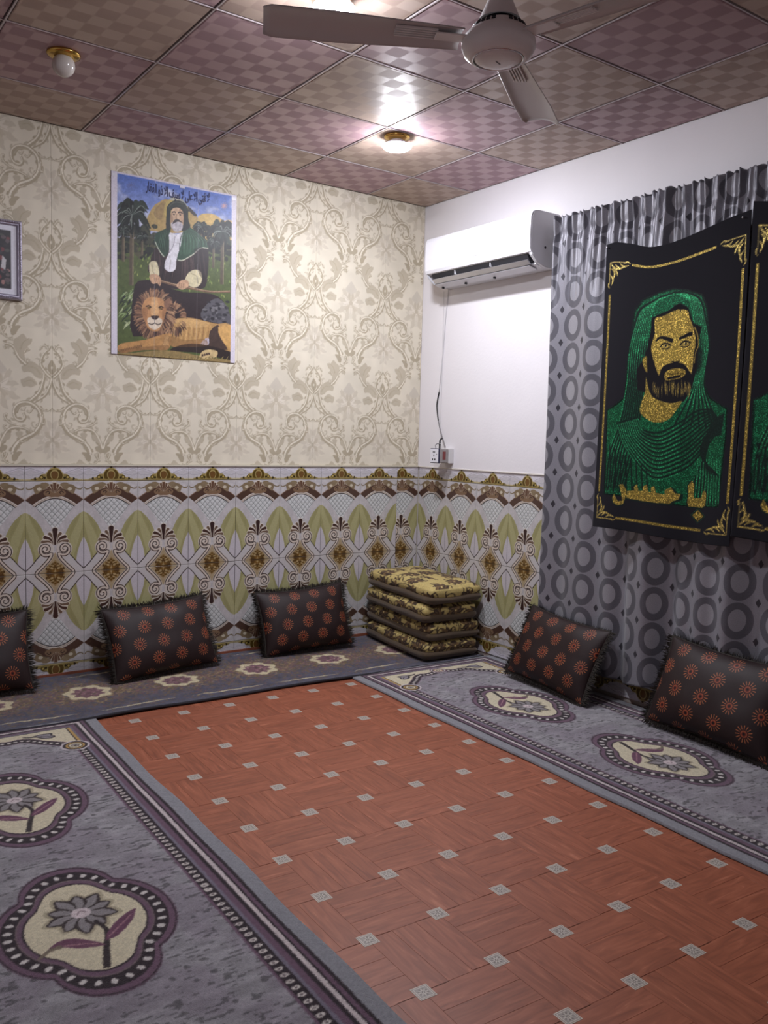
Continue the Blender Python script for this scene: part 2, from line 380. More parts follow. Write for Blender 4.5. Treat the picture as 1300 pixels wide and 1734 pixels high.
# ------------------------------------------------------------------ wall tiles
TH = ZJ-ZMID
G_ = .0012
BR, DK, CRM, OLV = (98, 72, 60), (52, 40, 38), (214, 205, 190), (128, 112, 84)
def make_tile():
    cv = Cv(TW-G_*2, TH-G_*2, .0019, (200, 196, 197), 2)
    # marble veining of the ribbons
    n = noise2(cv.H, cv.W, 22, 5)+.5*noise2(cv.H, cv.W, 9, 6); cv.a[..., :3] *= (0.93+.09*n)[..., None]
    W_, H_ = cv.w, cv.h
    # photo crop units -> metres (joint at 660, motif axis at 962, rows 310..1270)
    def mp(p): p = np.asarray(p, float); return np.stack([(p[:, 0]-662)/600*W_, (1268-p[:, 1])/958*H_], 1)
    U = W_/600
    cv.map = mp; cv.mirror(W_/2)
    # lattice fan
    lat = [(962, 500), (900, 506), (840, 525), (765, 572), (800, 622), (850, 690), (905, 760), (945, 812), (962, 830)]
    cv.poly(lat, (214, 216, 216), h=.3)
    step = 36
    m0 = mp(np.array(lat)); m0 = np.concatenate([m0, np.stack([W_-m0[::-1, 0], m0[::-1, 1]], 1)])
    base = cv.a.copy(); cv.plain(); cv.map = None
    Xc = (cv.X/U+662-962)[None, :]; Yc = (1268-cv.Y/H_*958)[:, None]
    for s in (1, -1):
        q = (Xc*1.0*s+Yc*.95) % 62; d = np.abs(q-31)
        edge = d > 27.0
        cv.a[..., :3] = np.where(edge[..., None], np.array((138, 142, 140)), cv.a[..., :3]); cv.a[..., 4] = np.where(edge, 0, cv.a[..., 4])
    msk = Cv(cv.w, cv.h, .0019, (0, 0, 0), 2); msk.poly(m0, (255, 0, 0)); k = msk.a[..., 0] > 100
    dome = 1-np.maximum(np.abs(((Xc+Yc*.95) % 62)-31), np.abs(((-Xc+Yc*.95) % 62)-31))/31
    cv.a[..., 4] = np.where(k, np.maximum(dome, 0)*.9, cv.a[..., 4])
    cv.a = np.where(k[..., None], cv.a, base); cv.map = mp; cv.mirror(W_/2)
    # green pointed field round the joint
    grn = [(655, 625), (705, 648), (765, 705), (815, 775), (850, 850), (872, 925), (868, 990), (820, 1060), (775, 1115), (730, 1160), (655, 1230)]
    cv.poly(grn, (164, 160, 112), h=.1, smooth=0)
    cv.poly([(655, 625), (690, 645), (725, 740), (800, 890), (815, 1050), (770, 1110), (700, 880), (655, 700)], (178, 174, 128))
    cv.poly([(690, 645), (740, 690), (800, 800), (815, 900), (770, 800)], (156, 152, 106), .7)
    lens = cr([(655, 885), (690, 950), (722, 1040), (738, 1120), (742, 1180)], 6)
    cv.poly(np.concatenate([lens, [(700, 1215), (655, 1245)]]), (205, 200, 206), h=.5)
    cv.stroke([(662, 890), (662, 1235)], 3*U, (150, 146, 150))
    # arch band
    def arc(xl, yl, yt, n=14):
        t = np.linspace(0, 1, n); return np.stack([xl+(962-xl)*t, yl+(yt-yl)*np.sin(t*PI/2)**.92], 1)
    cv.poly(np.concatenate([arc(664, 502, 372), arc(735, 552, 455)[::-1]]), (84, 62, 52), h=.8)
    cv.stroke(arc(668, 498, 374), 7*U, (150, 124, 106), raw=True)
    cv.poly(np.concatenate([arc(735, 556, 457), arc(757, 572, 486)[::-1]]), (216, 206, 194), h=.9)
    a2 = arc(746, 563, 471, 24)
    for q in a2[::1]: cv.ell(mp(q[None])[0], 3.4*U, 3.4*U, (110, 90, 78)) if False else None
    cv.map = None
    for q in mp(a2): cv.ell(q, 4*U, 4*U, (120, 98, 84), n=8)
    cv.map = mp
    cv.stroke(arc(757, 574, 489), 9*U, (42, 36, 38), raw=True)
    # acanthus scroll above the arch
    cv.stroke([(672, 372), (690, 392), (730, 385), (780, 352), (830, 345)], 14*U, OLV, taper=(.7, 1.2))
    cv.ell(mp(np.array([(686, 374)]))[0], 0, 0, OLV) if False else None
    cv.poly([(745, 372), (790, 345), (850, 350), (880, 385), (840, 400), (800, 430), (765, 440)], (136, 118, 92), smooth=3)
    cv.poly([(820, 330), (870, 322), (910, 345), (900, 380), (850, 360)], (142, 124, 98), smooth=3)
    cv.poly([(780, 385), (810, 370), (830, 392), (800, 408)], (208, 198, 176), smooth=3)
    # arch shell
    cv.poly([(850, 420), (885, 398), (930, 400), (962, 420), (962, 468), (900, 468), (855, 450)], (134, 108, 84), smooth=3)
    cv.stroke([(870, 430), (890, 412), (910, 425), (900, 440)], 8*U, DK)
    for (tx, ty, wd) in [(962, 318, 30), (926, 332, 24), (898, 358, 20)]:
        cv.stroke([(955, 430), ((955+tx)/2-4, (430+ty)/2), (tx, ty)], wd*U+7*U, (206, 194, 170), taper=(.3, 1.1), h=.7)
        cv.stroke([(955, 430), ((955+tx)/2-4, (430+ty)/2), (tx, ty+6)], wd*U, (104, 76, 60), taper=(.25, 1.1), h=1)
    # X band and its dark outline
    cv.poly([(812, 1072), (770, 1120), (720, 1180), (655, 1245), (655, 1290), (765, 1290), (790, 1230), (860, 1160), (920, 1080), (880, 1050)], (203, 199, 199), h=.4)
    nb = noise2(cv.H, cv.W, 4, 9)
    cv.stroke([(818, 1066), (770, 1120), (720, 1180), (655, 1240)], 9*U, DK, h=0)
    # diamond
    cv.poly([(962, 1050), (920, 1120), (860, 1185), (785, 1268), (962, 1290)], (176, 158, 126), h=.2)
    cv.poly([(962, 1130), (925, 1165), (885, 1215), (845, 1275), (962, 1290)], (150, 122, 78), .8)
    cv.map = None; g = np.random.default_rng(4)
    cx, cy = W_/2, 0.0
    for k_ in range(60):
        a = g.random()*PI; r = (.1+.9*g.random())*116*U*(.75+.25*abs(math.sin(a)))
        c = (cx-abs(math.cos(a))*r, cy+math.sin(a)*r)
        cv.ell(c, (6+g.random()*7)*U, (9+g.random()*10)*U, [(110, 82, 40), (88, 64, 36), (176, 154, 110), (128, 94, 44), (100, 74, 36)][k_ % 5], rot=a, n=10, h=.5)
    cv.map = mp
    # volute scroll
    sp = []
    for k_ in range(26):
        t = k_/25; a = -0.5*PI+2.0+t*2*PI*1.25; r = 13+52*t
        sp.append((866-r*math.cos(a), 1016+r*math.sin(a)))
    path = sp+[(926, 1064), (905, 1114), (855, 1172), (805, 1222), (776, 1250), (766, 1285)]
    P = cr(path, 3)
    cv.ell(mp(np.array([(872, 1018)]))[0]*0+mp(np.array([(872, 1018)]))[0], 0, 0, CRM) if False else None
    cc = mp(np.array([(866, 1016)]))[0]; cv.map = None; cv.ell(cc, 82*U, 82*U, (212, 203, 194), h=.5); cv.map = mp
    cv.stroke(P, 50*U, (212, 203, 194), raw=True, h=.5)
    cv.stroke(P, 39*U, (50, 36, 36), raw=True, h=.6)
    cv.stroke(P, 21*U, (216, 203, 190), raw=True, h=1)
    # palmette
    for (tx, ty, wd, c) in [(830, 926, 30, (116, 96, 80)), (856, 880, 36, (74, 52, 45)), (904, 844, 32, (112, 92, 76)), (962, 806, 50, (62, 43, 40))]:
        b0 = (957, 970); mid = ((b0[0]+tx)/2+6, (b0[1]+ty)/2-14*(tx < 950))
        cv.stroke([b0, mid, (tx, ty)], wd*U+12*U, (222, 212, 198), taper=(.3, 1.1), h=.6)
        tp = mp(np.array([(tx+3, ty+10)]))[0]; cv.map = None; cv.ell(tp, wd*.68*U, wd*.68*U, (222, 212, 198), n=14, h=.6); cv.map = mp
        cv.stroke([b0, mid, (tx+2, ty+8)], wd*U, c, taper=(.22, 1.0), h=1)
        cv.map = None; cv.ell(tp, wd*.52*U, wd*.52*U, c, n=14, h=1); cv.map = mp
    cv.speckle(.035, 3, 2); cv.a[..., :3] *= .95
    return cv
def make_listello():
    cv = Cv(TW-G_*2, ZTOP-ZJ-.004-G_*2, .0019, (202, 198, 202), 2)
    W_, H_ = cv.w, cv.h; U = W_/600
    def mp(p): p = np.asarray(p, float); return np.stack([(p[:, 0]-662)/600*W_, (300-p[:, 1])/170*H_], 1)
    cv.map = mp; cv.mirror(W_/2)
    cv.poly([(655, 190), (720, 175), (800, 200), (870, 205), (900, 130), (655, 130)], (222, 218, 226), smooth=4, h=.2)
    cv.stroke([(655, 175), (720, 162), (780, 180), (850, 205)], 6*U, (168, 164, 172))
    cv.stroke([(655, 215), (720, 232), (790, 225), (850, 205)], 5*U, (176, 172, 180))
    cv.poly([(655, 285), (740, 278), (962, 278), (962, 305), (655, 305)], (164, 152, 116), h=.4)
    cv.stroke([(655, 278), (962, 282)], 6*U, (196, 184, 140))
    # gold crown
    cv.poly([(730, 270), (790, 262), (830, 222), (880, 215), (905, 170), (940, 150), (962, 135), (962, 285), (740, 285)], (150, 132, 78), smooth=3, h=.8)
    cv.poly([(885, 270), (882, 220), (905, 180), (940, 165), (930, 220), (945, 275)], (92, 72, 30), smooth=3, h=.5)
    cv.poly([(962, 190), (935, 200), (930, 240), (945, 268), (962, 272)], (112, 80, 42), smooth=3, h=1)
    cv.stroke([(962, 180), (930, 195), (922, 235), (938, 275)], 7*U, (190, 172, 112))
    cv.stroke([(880, 268), (876, 222), (905, 175), (962, 150)], 7*U, (186, 168, 104))
    cv.ell(mp(np.array([(825, 258)]))[0], 0, 0, DK) if False else None
    cv.map = None
    for (x, y, r, c) in [(828, 256, 22, (78, 66, 30)), (828, 256, 12, (196, 172, 96)), (765, 272, 15, (56, 48, 26)), (780, 266, 8, (190, 168, 100)), (860, 262, 13, (52, 44, 24)), (962, 143, 10, (60, 48, 24))]:
        q = mp(np.array([(x, y)]))[0]; cv.ell(q, r*U, r*U*1.0, c, n=14, h=.9)
    cv.speckle(.05, 3, 2); cv.a[..., :3] *= .95
    return cv
def slice_cv(P, c, x0, x1):
    m = (P[0, :, 0] >= x0) & (P[0, :, 0] <= x1); return P[:, m].copy(), c[:, m].copy()
cvT = make_tile(); PT, cT = flat_grid(cvT, .0016, .0, cvT.w/2, 0)
cvL = make_listello(); PL, cL = flat_grid(cvL, .0014, .0, cvL.w/2, 0)
ZL0 = ZJ+G_                       # listello bottom
def tile_meshes(x0=-9, x1=9, nm='wall_tile'):
    Pt, ct = slice_cv(PT, cT, x0, x1); Pl, cl = slice_cv(PL, cL, x0, x1)
    up_ = Pt.copy(); up_[..., 1] += ZMID+G_
    lo = Pt[::-1].copy(); lo[..., 1] = ZMID-G_-Pt[::-1][..., 1]; lo_c = ct[::-1]
    lu = Pl.copy(); lu[..., 1] += ZL0
    zb = ZMID-TH
    ll = Pl[::-1].copy(); ll[..., 1] = zb-G_-Pl[::-1][..., 1]
    keep = ll[:, 0, 1] > 0.003; ll = ll[keep]; ll_c = cl[::-1][keep]
    sk = (0, 0, -.006)
    return [grid_mesh('wall_tile', up_, ct, sk), grid_mesh('wall_tile', lo, lo_c, sk),
            grid_mesh('border_tile', lu, cl, sk), grid_mesh('border_tile', ll, ll_c, sk)]
# each mesh lies in local (x, z-as-y): stand it up
TM_full = tile_meshes()
TM_cut = tile_meshes(-.040, .1375)
for ms in (TM_full, TM_cut):
    for me in ms: me.materials.append(M_TILE)
UPR_A = (PI/2, 0, 0)                # local x->x, y->z, z->-y  (faces the room from the back wall)
UPR_B = (PI/2, 0, -PI/2)            # local x->-y, y->z, z->-x
NAMES = ['wall_tile', 'wall_tile', 'border_tile', 'border_tile']
for i in range(15):
    xc = -(0.3288+TW*i)
    if xc-TW/2 < ROOM_X0: break
    for nm, me in zip(NAMES, TM_full): obj(nm, me, None, wall_back, (xc, .004, 0), UPR_A)
for nm, me in zip(NAMES, TM_cut): obj(nm, me, None, wall_back, (-.1388, .004, 0), UPR_A)
for i in range(19):
    yc = -(0.150+TW*i)
    if yc-TW/2 < ROOM_Y0: break
    for nm, me in zip(NAMES, TM_full): obj(nm, me, None, wall_right, (.004, yc, 0), UPR_B)
obj('tile_edge_strip', box_mesh('tile_edge_strip', ROOM_X0, 0, -.0035, .01, ZTOP-.006, ZTOP+.004, .001, 1), mat('edge_grout', (196, 190, 172), .6), wall_back)
obj('tile_edge_strip', box_mesh('tile_edge_strip', -.0035, .01, ROOM_Y0, -.004, ZTOP-.006, ZTOP+.002, .001, 1), mat('edge_grout_white', (214, 208, 200), .6), wall_right)
tag(obj('baseboard_back', box_mesh('baseboard_back', ROOM_X0, -.012, -.0075, -.004, 0, .052, .001, 1), M_VINYL), kind='structure')

# ------------------------------------------------------------------ wallpaper
def make_wallpaper():
    Wc, Hc = .53, .64
    cv = Cv(Wc, Hc, .0034, (215, 207, 188), 2)
    def mp(p): p = np.asarray(p, float); return np.stack([(p[:, 0]-530)/1010*Wc, (1330-p[:, 1])/1220*Hc], 1)
    U = Wc/1010
    D1, D2, HI = (172, 161, 138), (186, 176, 155), (226, 219, 201)
    fx0 = [lambda p: p, lambda p: np.stack([Wc-p[:, 0], p[:, 1]], 1)]
    xf = []
    for dx in (-Wc, 0, Wc):
        for dy in (-Hc, 0, Hc):
            for m in fx0: xf.append(lambda p, m=m, dx=dx, dy=dy: m(p)+np.array([dx, dy]))
    xf = [f for f in xf]
    cv.xf = xf; cv.map = mp
    g = np.random.default_rng(12)
    # faint rosettes (crown axis low, flower axis)
    for (fx, fy, R, col, nP) in [(530, 1200, 175, (202, 193, 175), 8), (1035, 690, 205, (199, 190, 171), 9)]:
        for k in range(nP*2):                       # outer leaves, ragged
            a = 2*PI*k/(nP*2)+.1; r1 = R*(1.0 if k % 2 else .78)*(1+.12*g.standard_normal())
            cv.stroke([(fx+math.cos(a)*R*.30, fy+math.sin(a)*R*.32), (fx+math.cos(a+.12)*r1*.7, fy+math.sin(a+.12)*r1*.78), (fx+math.cos(a)*r1, fy+math.sin(a)*r1*1.1)], R*.26*U, col if k % 2 else (207, 199, 181), taper='leaf', n=5)
        for k in range(nP):
            a = 2*PI*k/nP
            cv.stroke([(fx+math.cos(a)*R*.10, fy+math.sin(a)*R*.10), (fx+math.cos(a+.2)*R*.34, fy+math.sin(a+.2)*R*.36), (fx+math.cos(a)*R*.60, fy+math.sin(a)*R*.64)], R*.20*U, (194, 184, 164) if k % 2 else (216, 208, 192), taper='leaf', n=5)
            cv.stroke([(fx+math.cos(a)*R*.2, fy+math.sin(a)*R*.2), (fx+math.cos(a+.1)*R*.55, fy+math.sin(a+.1)*R*.6)], 6*U, (184, 174, 154), taper=(1, .2))
        cv.poly([(fx+math.cos(b)*R*.14, fy+math.sin(b)*R*.14) for b in np.linspace(0, 2*PI, 12, endpoint=False)], (188, 178, 158), .8)
    cv.poly([(1035, 430), (1080, 480), (1120, 540), (1060, 570), (1035, 600), (1010, 570), (950, 540), (990, 480)], (200, 192, 176), .9, smooth=3)
    def S(pts, wd, taper=None, hi=True):
        wd = wd*1.12
        q = cr(pts, 7); L = np.concatenate([[0], np.cumsum(np.linalg.norm(np.diff(q, axis=0), axis=1))])
        if wd > 24:                      # ragged acanthus lobes along the stem
            side = 1
            for s_ in np.arange(wd*.8, L[-1]-wd*.6, wd*1.25):
                x = np.interp(s_, L, q[:, 0]); y = np.interp(s_, L, q[:, 1]); x2 = np.interp(s_+6, L, q[:, 0]); y2 = np.interp(s_+6, L, q[:, 1])
                d = np.array([x2-x, y2-y]); d /= np.linalg.norm(d)+1e-9; n_ = np.array([-d[1], d[0]])*side; side = -side
                p0 = np.array([x, y])
                cv.stroke([p0, p0+n_*wd*.55+d*wd*.35, p0+n_*wd*.75+d*wd*.95], wd*.55*U, D1 if side > 0 else D2, taper='leaf', h=.8, n=4)
        cv.stroke(pts, wd*U, D1, taper=taper, h=1.0)
        cv.stroke([(x+wd*.16, y-wd*.1) for x, y in pts], wd*.3*U, HI if hi else D2, taper=taper, h=1.0)
    # crown stems and top curls
    S([(532, 600), (556, 680), (600, 765), (700, 835)], 34, (1, .6))
    S([(600, 545), (618, 640), (655, 740), (748, 832)], 38, (.7, 1.1))
    S([(538, 590), (590, 540), (636, 460), (612, 370), (560, 310), (540, 275)], 36, (1, .5))
    S([(560, 320), (590, 278), (632, 290), (628, 318)], 22, (.9, .6))
    S([(640, 420), (672, 405), (690, 412)], 18, (1, .3)); S([(590, 360), (570, 385), (590, 400)], 16, (1, .6))
    cv.poly([(530, 410), (570, 470), (568, 520), (530, 560), (500, 520)], D1, smooth=3, h=1); cv.poly([(530, 470), (542, 490), (530, 510), (518, 490)], HI, smooth=2)
    # leaves
    cv.poly([(615, 575), (640, 500), (690, 450), (745, 436), (780, 470), (815, 495), (802, 545), (760, 540), (720, 550), (690, 585), (640, 600)], D2, smooth=3, h=.8)
    S([(640, 560), (690, 500), (760, 490)], 16, (1, .3), False)
    cv.poly([(670, 655), (700, 610), (750, 585), (790, 605), (828, 625), (805, 690), (770, 680), (730, 690), (690, 670)], D2, smooth=3, h=.8)
    S([(690, 650), (740, 620), (790, 640)], 14, (1, .3), False)
    # rising branch
    S([(770, 475), (840, 405), (880, 320), (930, 288), (972, 300), (960, 338)], 34, (1.2, .5))
    cv.poly([(715, 220), (760, 225), (800, 178), (850, 215), (890, 250), (880, 330), (830, 400), (775, 440), (790, 370), (735, 335), (760, 300), (730, 270)], D2, smooth=3, h=.8)
    S([(735, 330), (770, 325), (790, 360)], 18, (.6, 1)); S([(740, 215), (800, 260), (830, 330)], 16, (.3, 1), False); S([(740, 430), (770, 415), (780, 450)], 16)
    S([(905, 1330), (900, 1350), (905, 1360)], 40)
    cv.poly([(840, 95), (880, 110), (915, 150), (905, 200), (870, 190), (850, 150), (820, 110)], D1, smooth=3, h=.8)
    S([(890, 240), (930, 245), (985, 260)], 20, (1, .5)); S([(895, 215), (940, 225), (985, 190), (1000, 130), (980, 100)], 26, (.5, 1)); S([(985, 180), (960, 130), (985, 105)], 18)
    # the big C scroll
    S([(805, 935), (788, 985), (812, 1018), (862, 1010), (888, 960), (880, 898), (830, 850), (750, 842), (672, 888), (634, 970), (650, 1065), (715, 1145), (815, 1200), (880, 1270), (905, 1330)], 42, (.5, 1.3))
    S([(690, 880), (760, 862), (830, 880), (865, 930)], 20, (.3, 1), False)
    S([(668, 1050), (690, 1078), (722, 1062), (722, 1030), (695, 1030)], 17, (1, .6)); S([(715, 895), (745, 935), (775, 915)], 18); S([(785, 880), (800, 915), (830, 905)], 16)
    S([(600, 1048), (625, 1035), (618, 955)], 24, (1, .6)); S([(770, 1200), (810, 1225), (850, 1215)], 18, (.6, 1)); S([(700, 1120), (745, 1100), (735, 1085)], 14)
    # sprig on the flower axis
    S([(1030, 1320), (1005, 1225), (950, 1120), (880, 1085), (800, 1092), (745, 1118)], 38, (1.3, .5))
    cv.poly([(920, 1150), (955, 1140), (1000, 1200), (1015, 1250), (975, 1215), (935, 1200)], D2, smooth=3, h=.8)
    cv.poly([(810, 1130), (850, 1120), (880, 1140), (850, 1190), (825, 1180)], D2, smooth=3, h=.8)
    S([(870, 1062), (930, 1040), (968, 1000), (972, 962), (950, 962)], 26, (.8, .9)); S([(960, 1120), (985, 1080), (960, 1060)], 18)
    cv.poly([(955, 1270), (990, 1255), (1035, 1290), (1035, 1325), (975, 1310)], D1, smooth=3, h=.8)
    S([(532, 885), (580, 915), (640, 892), (655, 870)], 22, (.6, 1))
    n = noise2(cv.H, cv.W, 30, 8)-.5; cv.a[..., :3] *= (1+.05*n)[..., None]
    return cv
cvW = make_wallpaper(); cW = cvW.final()[:, :, :]; cW = cW[:-1, :-1]
RESW = .0034; nyW, nxW = cW.shape[:2]
HW = CEIL-ZTOP-.004
ny = int(HW/.64*nyW); rows = np.arange(ny)
CROWN_Z = 1.673                       # height of a crown on the wall
crown_v = (1330-500)/1220*nyW          # row of the crown inside the repeat
rz = (ZTOP+.004+rows*.64/nyW-CROWN_Z)/.64*nyW+crown_v
cS = cW[np.rint(rz).astype(int) % nyW]; cS = np.concatenate([cS, cS[:, :1]], 1)
PS = np.zeros((ny, nxW+1, 3)); PS[..., 0] = np.linspace(.0001, .5299, nxW+1)[None]; PS[..., 1] = (ZTOP+.004+rows*HW/(ny-1))[:, None]
PS[..., 2] = .0007*cS[..., 4]
stripM = grid_mesh('wallpaper_strip', PS, cS, (0, 0, -.003)); stripM.materials.append(M_PAPER)
SEAM = -1.378
k = 0
for n_ in range(-7, 3):
    x = SEAM+.53*n_
    if x < ROOM_X0-.05: continue
    if x+.53 <= 0.001: obj('wallpaper_strip', stripM, None, wall_back, (x, .008, 0), UPR_A)
    elif x < 0:
        m = PS[0, :, 0] <= -x-.001
        me = grid_mesh('wallpaper_strip', PS[:, m].copy(), cS[:, m].copy(), (0, 0, -.003)); me.materials.append(M_PAPER)
        obj('wallpaper_strip', me, None, wall_back, (x, .008, 0), UPR_A)

# ------------------------------------------------------------------ floor: basket-weave planks with inlay squares
def plank_mat():
    m = bpy.data.materials.new('printed_wood_plank'); m.use_nodes = True; nt = m.node_tree; N = nt.nodes; L = nt.links; b = N['Principled BSDF']
    tc = N.new('ShaderNodeTexCoord'); oi = N.new('ShaderNodeObjectInfo')
    mp = N.new('ShaderNodeMapping'); mp.inputs['Scale'].default_value = (7, 46, 1); L.new(tc.outputs['Object'], mp.inputs[0])
    cb = N.new('ShaderNodeCombineXYZ'); mu = N.new('ShaderNodeMath'); mu.operation = 'MULTIPLY'; mu.inputs[1].default_value = 37.0
    L.new(oi.outputs['Random'], mu.inputs[0]); L.new(mu.outputs[0], cb.inputs[0]); L.new(mu.outputs[0], cb.inputs[2]); L.new(cb.outputs[0], mp.inputs['Location'])
    n = N.new('ShaderNodeTexNoise'); n.inputs['Scale'].default_value = 1.0; n.inputs['Detail'].default_value = 5; n.inputs['Distortion'].default_value = 1.2; L.new(mp.outputs[0], n.inputs['Vector'])
    r = N.new('ShaderNodeValToRGB'); L.new(n.outputs[0], r.inputs[0]); e = r.color_ramp.elements
    e[0].position = .22; e[0].color = (*lin((120, 66, 47)), 1); e[1].position = .80; e[1].color = (*lin((186, 120, 92)), 1)
    q = r.color_ramp.elements.new(.5); q.color = (*lin((145, 82, 58)), 1)
    q = r.color_ramp.elements.new(.66); q.color = (*lin((158, 92, 67)), 1)
    mr = N.new('ShaderNodeMapRange'); mr.inputs[3].default_value = .95; mr.inputs[4].default_value = 1.05; L.new(oi.outputs['Random'], mr.inputs[0])
    vm = N.new('ShaderNodeVectorMath'); vm.operation = 'MULTIPLY'; L.new(r.outputs[0], vm.inputs[0]); L.new(mr.outputs[0], vm.inputs[1])
    L.new(vm.outputs[0], b.inputs['Base Color']); b.inputs['Roughness'].default_value = .46; b.inputs['Specular IOR Level'].default_value = .45
    return m
M_PLANK = plank_mat()
M_SQ = mat('inlay_pattern', attr=True, rough=.45)
U_ = np.array([0.0110, 0.2600]); V_ = np.array([0.2437, -0.0003]); LAT0 = np.array([-3.6736+(-2.3117+3.6736)*.9446, -4.7511+(-3.0748+4.7511)*.9446])
ang = math.atan2(-U_[0], U_[1])
CWX, CWY = .2437, .2602
def plank_mesh(l, wd): return box_mesh('plank', -l/2+.0003, l/2-.0003, -wd/2+.0003, wd/2-.0003, -.003, 0.0, .0003, 1)
pm_x = plank_mesh(CWX, CWY/3); pm_y = plank_mesh(CWY, CWX/3)
pm_x.materials.append(M_PLANK); pm_y.materials.append(M_PLANK)
cs = Cv(.050, .050, .0013, (176, 168, 158), 2)
for k_, (h_, c_) in enumerate([(.024, (206, 194, 180)), (.0215, (128, 116, 108)), (.0195, (204, 196, 186)), (.0170, (150, 142, 134))]):
    cs.poly([(.025-h_, .025-h_), (.025+h_, .025-h_), (.025+h_, .025+h_), (.025-h_, .025+h_)], c_)
for k_ in range(8):
    a = k_*PI/4; cs.stroke([(.025, .025), (.025+.014*math.cos(a), .025+.014*math.sin(a))], .0022, (196, 188, 178), raw=True)
    cs.ell((.025+.012*math.cos(a+.39), .025+.012*math.sin(a+.39)), .0026, .0026, (116, 106, 100))
cs.ell((.025, .025), .0045, .0045, (110, 100, 94)); cs.ell((.025, .025), .002, .002, (200, 192, 182))
cs.speckle(.1, 2)
Ps, c_s = flat_grid(cs, 0, 0, .025, .025); sqM = grid_mesh('inlay_square', Ps, c_s, (0, 0, -.002)); sqM.materials.append(M_SQ)
def bare(x, y): return -2.66 < x < -.86 and -4.9 < y < -.60
rest = {True: [], False: []}              # planks nearest the camera's feet, outside the frame: one joined part per direction
for i in range(-4, 11):
    for j in range(-10, 14):
        q = LAT0+U_*j+V_*i
        if bare(q[0], q[1]): obj('inlay_square', sqM, None, floor, (q[0], q[1], .0006), (0, 0, ang))
        c = q+U_/2+V_/2
        if not bare(c[0], c[1]): continue
        along_x = (i+j) % 2 == 1
        for s in (-1, 0, 1):
            p = c+(U_ if along_x else V_)*(s/3); rz_ = ang if along_x else ang+PI/2
            if c[1] < -4.10: rest[along_x].append(p); continue
            obj('plank', pm_x if along_x else pm_y, None, floor, (p[0], p[1], 0), (0, 0, rz_+(PI if random.random() < .5 else 0)))
for along_x, ps in rest.items():
    l, wd = (CWX, CWY/3) if along_x else (CWY, CWX/3); rz_ = ang if along_x else ang+PI/2
    bm = bmesh.new()
    for p in ps:
        x = p[0]*math.cos(-rz_)-p[1]*math.sin(-rz_); y = p[0]*math.sin(-rz_)+p[1]*math.cos(-rz_)
        add_box(bm, (x, y, -.0015), (l-.0006, wd-.0006, .003))
    obj('plank_field', bm_mesh('plank_field', bm), M_PLANK, floor, (0, 0, 0), (0, 0, rz_), kind='stuff')

